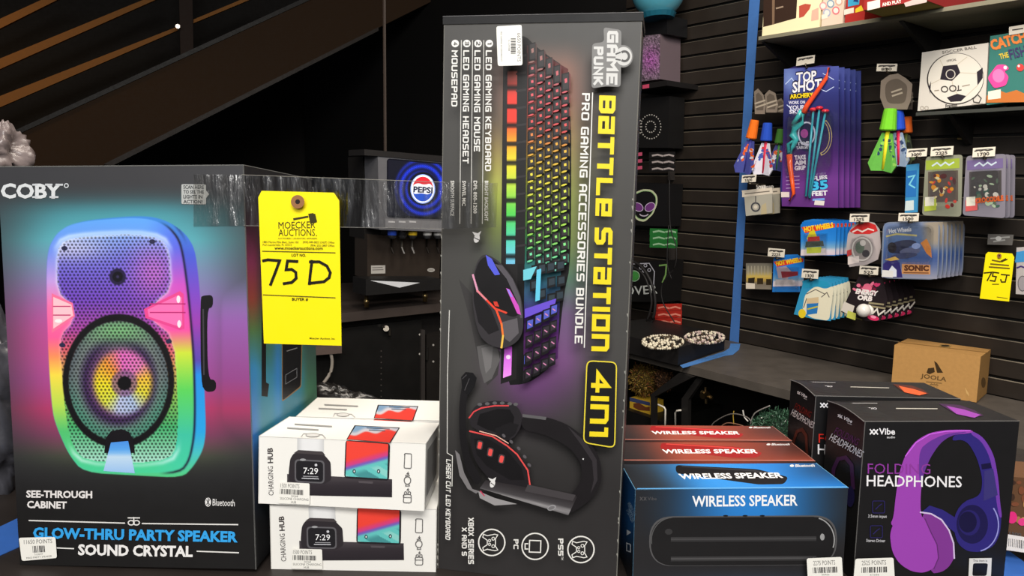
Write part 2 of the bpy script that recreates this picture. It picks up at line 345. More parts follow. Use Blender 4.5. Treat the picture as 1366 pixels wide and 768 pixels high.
# front display shelf
r = thing('display_shelf', 'black front display shelf carrying the row of boxed electronics', 'shelf', (0, .8, 0))
mb = MB(); mb.hexa([(-1.5, .56, BZ-.035), (1.5, .56, BZ-.035), (1.5, 1.1, BZ-.035), (-1.5, 1.1, BZ-.035), (-1.5, .56, BZ), (1.5, .56, BZ), (1.5, 1.1, BZ), (-1.5, 1.1, BZ)], (44, 38, 35), 'board'); mb.build('shelf_board', r)
mb = MB(); mb.hexa([(-1.5, .6, 0), (1.5, .6, 0), (1.5, 1.06, 0), (-1.5, 1.06, 0), (-1.5, .6, BZ-.035), (1.5, .6, BZ-.035), (1.5, 1.06, BZ-.035), (-1.5, 1.06, BZ-.035)], (22, 20, 20), 'board'); mb.build('base_cabinet', r)
mb = MB(); mb.hexa([(-.226, .826, BZ), (-.085, .826, BZ), (-.085, .89, BZ), (-.226, .89, BZ), (-.226, .826, BZ+.0605), (-.085, .826, BZ+.0605), (-.085, .89, BZ+.0605), (-.226, .89, BZ+.0605)], (26, 24, 24), 'board'); props(mb.build('trim_1'), kind='structure')
# ================================================================ party speaker carton
B = Box(-.4959, .7159, BZ, -.0444, -.0589, -.0246, .2445, .2109, .4014)
r = thing('speaker_carton', 'large black party speaker carton with rainbow glowing speaker pictured on its front', 'box', B.M)
SIL = [(62, 372), (63, 345), (66, 328), (76, 311), (92, 300), (120, 293), (177, 288), (205, 289), (228, 297), (248, 312), (260, 332), (265, 370), (269, 420), (273, 525), (275, 575), (271, 600), (258, 622), (243, 637), (183, 634), (111, 630), (92, 606), (78, 575), (70, 551), (65, 483), (63, 430)]
SIL = smooth(SIL)
FRT = [(62, 372), (63, 345), (66, 328), (76, 311), (92, 300), (120, 294), (177, 290), (205, 293), (224, 303), (238, 320), (244, 345), (251, 400), (257, 470), (259, 540), (258, 580), (252, 612), (240, 629), (183, 631), (111, 628), (92, 606), (78, 575), (70, 551), (65, 483), (63, 430)]
FRT = smooth(FRT)
GRI = [(76, 335), (86, 320), (120, 315), (180, 312), (215, 318), (226, 336), (229, 385), (205, 405), (200, 425), (232, 450), (238, 540), (236, 595), (226, 612), (180, 618), (115, 614), (98, 598), (88, 560), (80, 470), (82, 446), (98, 428), (97, 408), (76, 388)]
GRI = smooth(GRI, 1)
def coby(X, Y):
    sd = inpoly(X, Y, SIL)
    glow = ramp(Y, [(235, (44, 48, 53)), (275, (66, 140, 152)), (320, (84, 160, 172)), (355, (110, 135, 165)), (430, (150, 92, 172)), (505, (150, 70, 140)), (545, (170, 56, 100)), (580, (120, 60, 90)), (610, (70, 76, 60)), (640, (38, 42, 36))])
    left = sst(X, 170, 60); pk = left*np.exp(-((Y-455)/60)**2)
    glow = mixc(glow, (190, 70, 130), pk*.7)
    g = np.exp(-(np.maximum(sd, 0)/62)**1.6)*sst(Y, 236, 290)*(1-.8*sst(Y, 590, 650))
    wide = sst(X, 275, 300)*sst(Y, 330, 420)*(1-sst(Y, 545, 640)); g = np.maximum(g, wide*.92)
    c = mixc(np.tile(np.array([54, 54, 57.]), (len(X), 1)), glow, g)  # ground lightened in the upper part, painting the sheen into the print colour
    c = mixc(c, (24, 23, 23), sst(Y, 560, 690)*(1-g))
    # cabinet side
    side = ramp(Y, [(300, (60, 130, 210)), (340, (70, 90, 205)), (390, (120, 70, 190)), (430, (150, 60, 170)), (480, (90, 70, 170)), (500, (40, 140, 225)), (575, (40, 160, 225)), (605, (70, 190, 190)), (635, (80, 200, 130))])
    fd = inpoly(X, Y, FRT)
    rim = ramp(Y, [(290, (90, 160, 235)), (335, (110, 140, 230)), (375, (190, 150, 220)), (410, (245, 110, 165)), (450, (245, 90, 150)), (475, (248, 140, 90)), (500, (240, 215, 70)), (540, (180, 215, 80)), (575, (80, 190, 110)), (630, (70, 205, 150))])
    rr = ramp(Y, [(290, (70, 130, 235)), (330, (90, 100, 220)), (380, (200, 80, 190)), (440, (235, 80, 160)), (470, (200, 220, 60)), (520, (90, 205, 90)), (580, (60, 190, 160)), (630, (70, 205, 160))])
    rim = mixc(rim, rr, sst(X, 190, 240))
    grille = ramp(Y, [(315, (130, 165, 235)), (350, (110, 105, 215)), (400, (115, 70, 190)), (440, (170, 70, 160)), (465, (215, 90, 110)), (490, (205, 150, 80)), (530, (130, 180, 80)), (570, (70, 175, 110)), (615, (170, 225, 205))])
    pinkr = np.exp(-(((X-205)/30)**2+((Y-365)/35)**2)); grille = mixc(grille, (225, 110, 200), pinkr*.6)
    grille = mixc(grille, (230, 225, 240), np.exp(-((Y-330)/18)**2)*sst(X, 170, 90)*.6)
    gd = inpoly(X, Y, GRI)
    # cone and ring
    ex, ey = (X-158)/74, (Y-508)/89; er = np.hypot(ex, ey); th = np.degrees(np.arctan2(Y-512, X-166))
    cone = ramp(er*100, [(0, (150, 120, 110)), (45, (120, 80, 120)), (60, (60, 40, 80)), (75, (110, 120, 120)), (88, (90, 100, 105))])
    gtop = np.exp(-(((X-158)/45)**2+((Y-442)/18)**2)); cone = mixc(cone, (120, 190, 120), gtop*.8)
    rg = sst(er*100, 60, 84)*sst(Y, 490, 560); cone = mixc(cone, (70, 150, 120), rg*.7)
    cr = np.hypot((X-164)/42, (Y-510)/47)
    con = ramp((th+180) % 360, [(0, (238, 222, 40)), (50, (235, 150, 60)), (85, (225, 105, 190)), (130, (220, 120, 180)), (165, (240, 190, 60)), (205, (225, 215, 60)), (245, (170, 190, 225)), (285, (185, 195, 230)), (315, (215, 220, 70)), (360, (238, 222, 40))])
    cone = mixc(cone, con, 1-sst(cr, .78, 1.05)); cone = mixc(cone, (130, 90, 130), (1-sst(np.hypot(X-166, Y-511), 15, 20))*.8)
    # perforation
    hx, hy = X/5.2, Y/4.5; row = np.floor(hy); fx = (hx+.5*(row % 2)) % 1-.5; fy = hy-row-.5
    hole = 1-sst(np.hypot(fx*5.2, fy*4.5), 1.15, 2.0)
    mesh = np.where((er < .9)[:, None], cone, grille); mesh = mesh*(1-.62*hole)[:, None]
    inr = (gd < 0) | (er < .92)
    front = np.where(inr[:, None], mesh, rim)
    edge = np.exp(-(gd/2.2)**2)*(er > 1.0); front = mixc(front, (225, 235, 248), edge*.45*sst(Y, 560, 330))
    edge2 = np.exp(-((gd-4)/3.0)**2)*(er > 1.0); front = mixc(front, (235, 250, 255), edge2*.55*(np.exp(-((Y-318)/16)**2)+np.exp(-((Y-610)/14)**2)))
    front = mixc(front, (17, 15, 18), (sst(er, .885, .91)*(1-sst(er, .99, 1.02))))
    front = mixc(front, (14, 12, 15), 1-sst(np.hypot(X-166, Y-511), 8.5, 10)); tw = np.hypot(X-157, Y-369)
    front = mixc(front, (35, 28, 60), 1-sst(tw, 10, 12)); front = mixc(front, (14, 12, 22), 1-sst(tw, 6.5, 7.5)); front = mixc(front, (90, 80, 140), (1-sst(tw, 1, 3))*.5)
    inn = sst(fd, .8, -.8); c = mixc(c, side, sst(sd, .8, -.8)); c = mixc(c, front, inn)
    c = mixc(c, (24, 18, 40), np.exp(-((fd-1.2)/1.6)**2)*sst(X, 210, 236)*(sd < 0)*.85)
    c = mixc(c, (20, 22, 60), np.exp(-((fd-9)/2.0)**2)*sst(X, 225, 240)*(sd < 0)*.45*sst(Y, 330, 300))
    return c
mb = MB(); mb.hexa(B.corners(), (34, 33, 35))
q = np.array(B.front_px()); mb.grid(B.front, q, 330, 520, coby)
f = B.front
def band(poly, cols):
    mb.poly(f, poly, cols[0]); P = np.array(poly, float); c = P.mean(0)
    mb.poly(f, (P-c)*[.86, .8]+c, cols[1])
    y0, y1 = P[:, 1].min(), P[:, 1].max()
    for k in (.33, .55): mb.strokes(f, [[(c[0]-abs(P[:, 0]-c[0]).max()*.75, y0+(y1-y0)*k), (c[0]+abs(P[:, 0]-c[0]).max()*.6, y0+(y1-y0)*k)]], 1.6, cols[2])
band([(69, 391), (97, 404), (100, 422), (69, 444)], [(236, 110, 150), (252, 190, 200), (190, 60, 110)])
band([(192, 412), (240, 388), (245, 392), (246, 438), (240, 440), (194, 424)], [(225, 70, 140), (250, 110, 175), (180, 40, 110)])
mb.ell(f, 238, 399, 2.5, 5, (255, 225, 235)); mb.ell(f, 239, 432, 2.5, 5, (255, 225, 235)); mb.ell(f, 78, 428, 5, 2.5, (255, 235, 235))
mb.poly(f, [(139, 604), (141, 584), (148, 575), (162, 572), (172, 576), (178, 586), (180, 604)], (20, 17, 22))
mb.grid(f, [(148, 590), (171, 588), (180, 631), (138, 628)], 6, 8, lambda X, Y: ramp(Y, [(588, (70, 140, 225)), (602, (90, 165, 235)), (608, (190, 215, 235)), (630, (150, 190, 235))]))
for s in ((86, 331), (203, 322), (83, 460), (225, 455)): mb.ell(f, *s, 4, 3, (40, 40, 70))
mb.poly(f, [(267, 397), (271, 394), (284, 393), (284, 409), (276, 412), (277, 505), (288, 507), (288, 521), (275, 523), (268, 512)], (16, 15, 17)); mb.poly(f, [(270, 412), (272, 412), (273, 500), (271, 500)], (60, 56, 64))
mb.text(f, 'COBY', (1, 263.5), (82, 264), 18.5, (205, 208, 210), .035)
for q in ([(43, 245), (50, 245), (50, 247.5), (43, 247.5)], [(43, 261.5), (50, 261.5), (50, 264), (43, 264)], [(60, 245), (70, 245), (70, 247.5), (60, 247.5)], [(74, 245), (84, 245), (84, 247.5), (74, 247.5)], [(66, 261.5), (78, 261.5), (78, 264), (66, 264)]): mb.poly(f, q, (190, 193, 197))
mb.ring(f, 88.5, 247.5, 2.6, 2.6, 1.4, (190, 193, 197), 14)
mb.rrect(f, [(242, 245.5), (275, 246), (275, 272.5), (242, 272)], 2, (172, 174, 172)); mb.poly(f, [(275, 254), (279, 259), (275, 264)], (172, 174, 172))
for t, y, x1 in (('SCAN HERE', 251.6, 272), ('TO SEE THE', 258, 272), ('LIGHTS IN', 264.4, 270), ('ACTION!', 271, 270)): mb.text(f, t, (244.5, y), (x1, y+.3), 4.6, (58, 60, 62), .03)
mb.text(f, 'SEE-THROUGH', (35, 663), (123, 664), 9, (226, 222, 220), .035); mb.text(f, 'CABINET', (36, 677), (89, 678), 9, (226, 222, 220), .035)
mb.ell(f, 277.5, 669.5, 4, 6, (226, 224, 222)); mb.strokes(f, [[(275.5, 666.5), (279.5, 672.5), (277.5, 674.5), (277.5, 664.5), (279.5, 666.5), (275.5, 672.5)]], .9, (26, 25, 25))
mb.text(f, 'Bluetooth', (283.5, 674), (313, 675), 9, (226, 224, 222), .005)
for a, b_ in (((39, 694), (166, 697.5)), ((190, 698), (317, 699.5)), ((75, 730.5), (98, 731.5)), ((263, 735), (318, 737))): mb.strokes(f, [[a, b_]], 1.6, (224, 222, 218))
mb.strokes(f, [[(171, 690.5), (186, 690.5)]], 1.5, (224, 222, 218)); mb.strokes(f, [[(178.5, 690), (178.5, 696)]], 1.5, (224, 222, 218))
for x in (175, 182): mb.ring(f, x, 697, 4, 3, 1.5, (224, 222, 218), 16)
mb.text(f, 'GLOW-THRU PARTY SPEAKER', (44, 717), (317, 722.5), 13.5, (52, 160, 228), .04); mb.text(f, 'SOUND CRYSTAL', (104, 739.5), (257, 742), 13.5, (232, 230, 228), .04)
# printed side
f2 = B.right; q = B.right_px()
def cside(X, Y):
    c = ramp(Y, [(225, (46, 45, 46)), (300, (50, 44, 50)), (390, (86, 66, 70)), (440, (74, 120, 80)), (500, (60, 140, 170)), (570, (54, 130, 150)), (640, (40, 60, 70)), (700, (25, 25, 28))])
    c2 = ramp(Y, [(225, (44, 42, 42)), (300, (60, 30, 44)), (350, (130, 50, 90)), (400, (150, 70, 60)), (440, (90, 130, 80)), (490, (60, 150, 210)), (580, (60, 130, 210)), (640, (40, 50, 80)), (700, (25, 25, 28))])
    c3 = ramp(Y, [(225, (40, 38, 38)), (320, (46, 44, 44)), (450, (62, 84, 84)), (520, (76, 128, 100)), (580, (50, 96, 96)), (660, (24, 28, 30)), (700, (22, 22, 24))])
    c = mixc(c2, c, sst(X, 338, 352)); c = mixc(c, (60, 140, 225), np.exp(-((X-371)/6)**2)*np.exp(-((Y-490)/70)**2)*.8); c = mixc(c, c3, sst(X, 398, 412))
    return mixc(c, (36, 35, 36), sst(Y, 310, 240))
mb.grid(f2, q, 24, 90, cside)
mb.rrect(f2, [(376, 420), (404, 420), (402, 516), (376, 536)], 3, (150, 122, 84)); mb.rrect(f2, [(377, 421), (403, 421), (401, 514.5), (377, 534)], 3, (20, 22, 26)); mb.strokes(f2, [[(381, 512), (396, 503), (396, 491), (381, 500), (381, 512)]], .8, (120, 125, 130)); mb.strokes(f2, [[(383, 468), (396, 464)]], 1.2, (150, 150, 150))
mb.poly(f2, [(349.5, 400), (355, 400), (355, 510), (359, 512), (357, 529), (349, 528)], (16, 15, 17))
B.edges(mb, .0007, (98, 98, 96), ['ft', 'fr', 'rt'])
mb.build('carton', r)
sticker(r, B.front, [(25, 717), (74, 716), (76, 744), (29, 748)], [('11650 POINTS', .12, .9, .28, 5.5), ('S-LIGHT', .38, .62, .80, 2.4), ('MASS PARTY SPEAKER', .14, .86, .93, 2.4)], (.34, .66, .38, .68), rad=3)
# ================================================================ charging hub cartons
HM = Box(-.2499, .7136, 1.0269, -.0627, -.0793, .0046, .1678, .0848, .0683)
r = thing('charging_hub_carton', 'white charging hub carton lying on top of another, just below the large yellow lot tag', 'box', HM.M, 'white charging hub cartons')
mb = MB(); mb.hexa(HM.corners(), (234, 232, 226)); f = HM.front; W_ = (60, 56, 60)
HM.edges(mb, .0004, (200, 198, 192), ['ft', 'fl', 'fr', 'rt', 'lt'])
mb.text(f, 'CHARGING', (365, 660.5), (364, 621.5), 6.8, (70, 64, 64), .0); mb.text(f, 'HUB', (364, 617.5), (363.5, 597), 6.8, (60, 54, 54), .03)
mb.grid(f, [(396.5, 584.5), (432, 586), (432, 609), (396.5, 607)], 10, 4, lambda X, Y: ramp(X, [(396, (196, 196, 196)), (404, (226, 226, 226)), (424, (226, 226, 226)), (432, (200, 200, 200))]))
mb.grid(f, [(383, 632), (523, 639), (523, 663), (383, 660)], 14, 6, lambda X, Y: ramp(Y, [(632, (70, 64, 68)), (640, (62, 56, 60)), (646, (46, 40, 45)), (663, (36, 31, 36))]))
mb.rrect(f, [(387, 612), (392, 604), (432, 606), (441, 616), (442, 640), (432, 646), (386, 642), (385, 630)], 3, (44, 39, 43)); mb.poly(f, [(392, 604), (398, 600), (430, 602), (434, 607)], (66, 60, 62))
mb.rrect(f, [(393, 612), (433, 614), (433, 645), (393, 643)], 6, (92, 90, 94)); mb.rrect(f, [(395, 614), (431, 616), (431, 643), (395, 641)], 5, (28, 26, 30)); mb.ell(f, 404, 613, 4, 1.6, (150, 150, 152))
mb.text(f, '7:29', (404.5, 631.6), (424, 632.4), 8.4, (238, 238, 238)); mb.strokes(f, [[(404.5, 635), (424, 635.8)]], .9, (160, 160, 165)); mb.strokes(f, [[(403, 637.6), (424.5, 638.5)]], 1.2, (190, 190, 195)); mb.ell(f, 421.5, 620, 1.8, 1.8, (200, 200, 205))
mb.rrect(f, [(461, 586.5), (520.5, 591), (519, 641), (459, 637.5)], 5, (30, 27, 32))
def phone(X, Y):
    t = (Y-592) + (X-461)*.02; d = Y-(622-(X-461)*.27)
    c = mixc(np.tile(np.array([232, 66, 52.]), (len(X), 1)), (205, 60, 120), sst(d, -9, -1)); c = mixc(c, (110, 90, 180), sst(d, -1, 3)); c = mixc(c, (96, 190, 185), sst(d, 3, 7))
    w = np.sin((X*.55-Y*.9)/5.5); c = mixc(c, (58, 128, 132), (w > .3)*sst(d, 8, 16)*.8); return mixc(c, (170, 215, 205), (w < -.75)*sst(d, 8, 14)*.5)
mb.grid(f, [(462.5, 588), (518, 592), (516.5, 638.5), (461, 635)], 40, 34, phone)
for x in (472.5, 505): mb.ell(f, x, 628.5, 2.2, 3.0, (36, 60, 64)); mb.ell(f, x, 628.5, .9, 1.4, (220, 230, 230))
mb.poly(f, [(478, 641), (498, 642), (497, 645), (479, 644)], (80, 74, 78))
ic = (84, 82, 82)
mb.strokes(f, [rounded([(539.5, 604.5), (549, 605), (548.5, 624.5), (539, 624)], 2).tolist()+[(540, 606.5)]], 1, ic)
mb.poly(f, [(545, 628), (542, 632), (544, 632), (542.8, 635), (546.4, 630.8), (544.4, 630.8)], ic); mb.ring(f, 543.5, 640.5, 4.4, 5, 1.1, ic, 18); mb.strokes(f, [[(541.5, 635.5), (541, 633.5), (546, 633.5), (545.6, 635.5)]], .9, ic); mb.strokes(f, [[(541.5, 645.5), (541, 648), (546, 648), (545.6, 645.5)]], .9, ic)
mb.poly(f, [(545, 650), (542, 653.5), (544, 653.5), (543, 656), (546.4, 652.6), (544.4, 652.6)], ic); mb.strokes(f, [rounded([(538, 659), (548.5, 659.3), (548.3, 670.5), (538, 670.2)], 2.5).tolist()+[(538.5, 661)]], 1, ic); mb.ring(f, 541, 657.5, 1.8, 2, .9, ic, 12); mb.ring(f, 546, 657.5, 1.8, 2, .9, ic, 12); mb.strokes(f, [[(538, 663), (548, 663.3)]], .8, ic)
f = HM.top; qp = HM.px(.615, 0, 1), HM.px(.99, 0, 1)
mb.poly(f, [(462, 586), (521, 590.5), (533.5, 570), (473, 567)], (30, 27, 32))
def ptop(X, Y):
    d = Y-(579-(X-462)*.1) + 2*np.sin(X/4.5); c = mixc(np.tile(np.array([120, 150, 180.]), (len(X), 1)), (196, 190, 196), sst(d, -6, -1)); return mixc(c, (222, 62, 50), sst(d, 0, 2))
mb.grid(f, [(474.5, 568), (531.5, 571), (519.5, 590), (463.5, 585.5)], 40, 18, ptop)
mb.strokes(f, [[(489, 570.5), (520, 572)], [(492, 573.4), (514, 574.6)]], 1.1, (60, 70, 84), cap=False)
mb.strokes(f, [[(394, 565.5), (442, 568.5)], [(384, 570.5), (424, 573)]], 1.8, (150, 148, 146)); mb.strokes(f, [[(402, 582), (405, 578), (430, 579.5), (434, 584)]], 1, (170, 168, 166)); mb.ell(f, 417, 580, 9, 2.4, (214, 212, 208)); mb.ring(f, 417, 580, 9, 2.4, .8, (150, 148, 146))
f = HM.right; q = np.array(HM.right_px()); c = q.mean(0); mb.poly(f, (q-c)*.7+c, (150, 148, 146))
mb.build('carton', r)
def hub_sticker(rt_):
    sticker(rt_, HM.front, [(373, 642.5), (413, 644.5), (413, 673), (371.5, 671)], [('1500 POINTS', .04, .66, .26, 5.6), ('50268', .4, .62, .68, 2.4), ('SILICONE CHARGING', .04, .96, .82, 3.2), ('HUB', .4, .56, .97, 3)], (.03, .82, .32, .56), rad=2)
hubback = dup(r, Box(-.241, .815, BZ+.0607, -.03, -.03, 0, .1678, .0848, .0683).M, 'white charging hub carton at the back, behind the two stacked in front')
hublow = dup(r, Box(-.2400, .7168, BZ+.0002, .0006, -.0029, .0047, .1678, .0848, .0683).M, 'white charging hub carton at the bottom of the stack, carrying another one')
hub_sticker(r)
o = [c for c in r.children if c.name.startswith('price')][0]; c = o.copy(); COL.objects.link(c); c.parent = hublow
# ================================================================ gaming bundle carton
B = Box(-.0708, .725, BZ, -.193, -.0092, .0035, .1823, .072, .5398)
r = thing('gaming_bundle_carton', 'tall black gaming accessories carton standing upright in the middle of the shelf', 'box', B.M)
mb = MB(); mb.hexa(B.corners(), (48, 47, 48)); f = B.front
def bat(X, Y):
    c = np.tile(np.array([68, 67, 65.]), (len(X), 1))
    d = np.abs(X-722)
    g = ramp(Y, [(40, (150, 110, 96)), (130, (170, 110, 90)), (190, (190, 160, 90)), (260, (176, 190, 80)), (320, (150, 176, 84)), (370, (90, 140, 110)), (420, (120, 90, 140)), (480, (130, 80, 140)), (540, (90, 60, 96)), (600, (56, 52, 56))])
    k = np.exp(-(np.maximum(d-32, 0)/26)**1.6)*sst(Y, 45, 100)*(1-sst(Y, 480, 580))
    k2 = np.exp(-(((X-664)/17)**2))*np.exp(-((Y-250)/85)**2)
    c = mixc(c, g, np.maximum(k*.72, k2*.85))
    c = mixc(c, (110, 62, 120), np.exp(-(((X-712)/40)**2+((Y-515)/46)**2))*.75)
    return mixc(c, (46, 44, 44), sst(Y, 480, 660))  # ground paler above than below: gloss sheen painted into the ink
mb.grid(f, B.front_px(), 70, 190, bat)
# mouse mat and mouse
mb.poly(f, [(612, 372), (630, 392), (640, 440), (668, 470), (664, 500), (650, 514), (640, 490), (628, 430)], (58, 56, 56)); mb.poly(f, [(636, 462), (662, 456), (667, 480), (656, 505), (646, 511), (640, 490)], (92, 90, 90)); mb.poly(f, [(642, 464), (658, 461), (655, 490), (648, 498)], (112, 110, 110))
# keyboard
KL = lambda y: 669+(y-85)*-.012; 
def kb(X, Y):
    return ramp(Y, [(45, (70, 56, 54)), (85, (150, 60, 60)), (150, (200, 70, 50)), (185, (205, 130, 40)), (230, (205, 195, 40)), (290, (120, 190, 60)), (330, (60, 180, 120)), (360, (70, 190, 205)), (400, (90, 140, 215)), (415, (110, 70, 205)), (450, (160, 70, 190)), (510, (120, 50, 140))])*.55
mb.poly(f, [(697, 44), (719, 66), (762, 95), (762, 350), (752, 392), (743, 482), (706, 512), (667, 514), (671, 90), (672, 60)], (19, 18, 19))
mb.grid(f, [(703, 60), (758, 92), (744, 478), (698, 506)], 10, 100, kb)
mb.poly(f, [(672, 88), (693, 88), (689, 505), (668, 512)], (30, 28, 29))
y = 92; k = 0
lc = [(90, (120, 90, 84)), (112, (190, 70, 60)), (128, (215, 60, 50)), (160, (238, 60, 46)), (185, (244, 150, 40)), (214, (238, 214, 50)), (250, (176, 216, 70)), (285, (84, 205, 84)), (318, (80, 205, 170)), (342, (110, 200, 220)), (420, (130, 90, 220)), (460, (200, 80, 220)), (505, (240, 150, 240))]
mb.grid(f, [(677, 92), (690, 92), (687, 352), (675, 352)], 4, 120, lambda X, Y: ramp(Y, lc)*(.18+.82*sst(10.5-np.abs((Y-92) % 25-12.5), 0, 2.5))[:, None])
mb.grid(f, [(673, 462), (683, 462), (682, 500), (671, 504)], 4, 20, lambda X, Y: ramp(Y, lc)); mb.ell(f, 678, 476, 3, 3, (255, 220, 250))
mb.poly(f, [(691, 88), (704, 70), (700, 352), (688, 352)], (26, 25, 26))
for yy in range(74, 345, 23): mb.poly(f, [(688.5, yy), (702, yy-2), (702, yy+1), (688.5, yy+3)], (46, 44, 45))
gl = [(60, (150, 110, 104)), (100, (214, 92, 104)), (160, (220, 84, 84)), (180, (226, 160, 60)), (230, (236, 224, 70)), (300, (150, 224, 90)), (335, (110, 220, 170)), (352, (150, 220, 235))]
for ci, (cx, y0, w) in enumerate(((710, 56, 10.5), (721.5, 66, 10.5), (732.5, 76, 10), (743, 86, 10), (754.5, 96, 11))):
    y = y0; n = 0
    while y < 348:
        h = 15.5 if n else 26
        x = cx-(y-y0)*.008
        mb.poly(f, [(x-w*.5, y+2.5), (x+w*.42, y), (x+w*.42, y+h-1.5), (x-w*.5, y+h)], (16, 15, 16)); mb.poly(f, [(x-w*.32, y+3.6), (x+w*.36, y+1.6), (x+w*.36, y+h-4), (x-w*.32, y+h-2.6)], (50, 47, 48))
        g = ramp(np.array([y+0.]), gl)[0]; mb.poly(f, [(x-w*.14, y+h*.36), (x+w*.16, y+h*.3), (x+w*.2, y+h*.52), (x-w*.08, y+h*.58)], g); mb.ell(f, x-w*.1, y+h+.6, 4.2, 1.3, g*.92, n=8, rot=-.3); mb.poly(f, [(x+w*.42, y+1), (x+w*.58, y+3), (x+w*.58, y+h-2), (x+w*.42, y+h-3)], g*.5)
        y += h+2.2; n += 1
for (x, y) in ((714, 352), (722, 350), (734, 348), (747, 346), (712, 372), (735, 368), (748, 366), (722, 384), (735, 390), (746, 386)): mb.poly(f, [(x-5, y+2), (x+6, y), (x+6, y+14), (x-5, y+17)], (18, 19, 22)); mb.poly(f, [(x-3, y+4), (x+5, y+2.5), (x+5, y+11), (x-3, y+13)], (46, 58, 66))
mb.poly(f, [(698, 360), (716, 355), (708, 372), (698, 374)], (110, 200, 215)); mb.poly(f, [(716, 360), (722, 358), (720, 400), (714, 402)], (96, 196, 226)); mb.poly(f, [(700, 412), (742, 398), (740, 408), (700, 424)], (104, 78, 204))
for ci, (cx, y0) in enumerate(((703, 470), (707, 424), (718, 418), (729, 412), (739, 406))):
    for n in range(2 if ci == 0 else 4):
        y = y0+n*22-ci*.5; x = cx-n*.8
        mb.poly(f, [(x-5.2, y+3), (x+4.8, y), (x+4.2, y+16), (x-5.6, y+20)], (18, 16, 19)); mb.poly(f, [(x-3.4, y+4.5), (x+4.2, y+2), (x+3.8, y+12), (x-3.8, y+15.5)], (48, 42, 50) if n else (80, 90, 190)); mb.strokes(f, [[(x-1.4, y+8), (x+1.4, y+10)]], 1.5, (206, 130, 170))
MO = [(648, 339), (642, 341), (636, 350), (631, 368), (630, 400), (634, 428), (640, 448), (652, 460), (670, 465), (684, 460), (693, 452), (698, 440), (698, 412), (694, 392), (684, 370), (668, 350), (656, 342)]
mb.poly(f, MO, (52, 49, 52)); mb.poly(f, [(646, 342), (638, 350), (632, 368), (640, 388), (660, 412), (684, 424), (694, 418), (686, 384), (670, 356), (656, 344)], (20, 18, 20)); mb.poly(f, [(632, 372), (632, 402), (638, 430), (652, 446), (666, 440), (656, 414), (640, 392)], (26, 24, 26))
mb.poly(f, [(668, 430), (690, 424), (692, 444), (680, 456), (674, 452)], (92, 88, 92)); mb.poly(f, [(660, 352), (676, 372), (690, 402), (694, 424), (697, 424), (694, 396), (684, 372), (670, 354)], (84, 80, 86))
mb.poly(f, [(648, 340), (656, 345), (667, 366), (660, 367), (651, 354)], (84, 92, 214)); mb.poly(f, [(675, 384), (680, 386), (692, 408), (695, 420), (690, 418)], (206, 80, 190)); mb.poly(f, [(676, 385), (679, 386), (684, 396), (681, 396)], (150, 130, 235))
for a, b_, cc in (((631, 367), (637, 388), (216, 150, 178)), ((637, 388), (650, 401), (226, 130, 140)), ((650, 401), (662, 413), (236, 70, 50)), ((662, 413), (669, 432), (240, 80, 46)), ((669, 432), (671, 448), (240, 120, 50)), ((671, 448), (669, 463), (236, 190, 80)), ((662, 412), (675, 417), (220, 70, 50))): mb.strokes(f, [[a, b_]], 2.6, cc)
mb.poly(f, [(658, 402), (663, 402), (666, 409), (660, 408)], (206, 60, 46)); mb.ell(f, 636, 318, 4, 6, (196, 194, 192), n=10, rot=.3); mb.poly(f, [(633, 314), (630, 309), (637, 311), (642, 308), (639, 315)], (196, 194, 192)); mb.strokes(f, [[(633, 317), (639, 320)]], 1.2, (60, 58, 58))
# headset
mb.poly(f, [(628, 504), (622, 535), (621, 570), (625, 606), (643, 640), (636, 648), (622, 628), (613, 590), (612, 540), (618, 505)], (24, 22, 24)); mb.poly(f, [(615, 503), (621, 496), (631, 497), (636, 504), (633, 516), (625, 527), (617, 522)], (20, 19, 21)); mb.strokes(f, [[(617, 505), (622, 500)], [(620, 520), (626, 505)]], 1, (70, 68, 70))
mb.poly(f, [(696, 552), (730, 556), (758, 566), (786, 588), (801, 612), (803, 640), (794, 660), (776, 676), (758, 686), (748, 672), (765, 656), (776, 640), (776, 618), (760, 596), (726, 579), (696, 573)], (26, 23, 25))
mb.poly(f, [(697, 552), (729, 556), (728, 560), (697, 556)], (92, 90, 92)); mb.poly(f, [(757, 568), (782, 590), (796, 613), (797, 640), (788, 658), (792, 640), (790, 615), (776, 594)], (48, 44, 47)); mb.ell(f, 778, 612, 1, 1, (235, 235, 235), n=8)
mb.poly(f, [(626, 556), (632, 543), (642, 537), (660, 534), (680, 536), (692, 544), (697, 556), (694, 572), (684, 586), (668, 588), (650, 578), (628, 570)], (38, 35, 38)); mb.poly(f, [(640, 552), (664, 545), (680, 546), (686, 556), (684, 570), (672, 580), (650, 573), (636, 566)], (18, 16, 18)); mb.poly(f, [(660, 572), (680, 563), (692, 566), (688, 578), (678, 586), (664, 584)], (26, 24, 26))
mb.strokes(f, [[(626, 557), (632, 549), (642, 544), (660, 541), (678, 541)]], 1.8, (214, 70, 74)); 
for x in (640, 650, 660, 670, 680, 688): mb.ell(f, x, 537+abs(x-665)*.09, 3.2, 2.2, (92, 90, 92), n=10)
mb.poly(f, [(627, 573), (648, 574), (668, 584), (688, 600), (702, 618), (708, 634), (707, 649), (690, 650), (660, 646), (636, 620), (628, 598)], (30, 27, 30)); mb.poly(f, [(632, 585), (650, 584), (676, 600), (696, 624), (700, 640), (680, 640), (650, 622), (636, 606)], (20, 18, 20))
mb.strokes(f, [[(627, 575), (657, 582), (676, 594), (690, 606), (704, 627), (707, 647)]], 2.0, (222, 78, 76)); mb.strokes(f, [[(640, 575), (662, 581), (678, 591)]], 1.2, (240, 190, 170))
for x, y in ((672, 581), (682, 589), (692, 598), (700, 609), (706, 620)): mb.ell(f, x, y, 3, 2, (88, 84, 88), n=10, rot=.8)
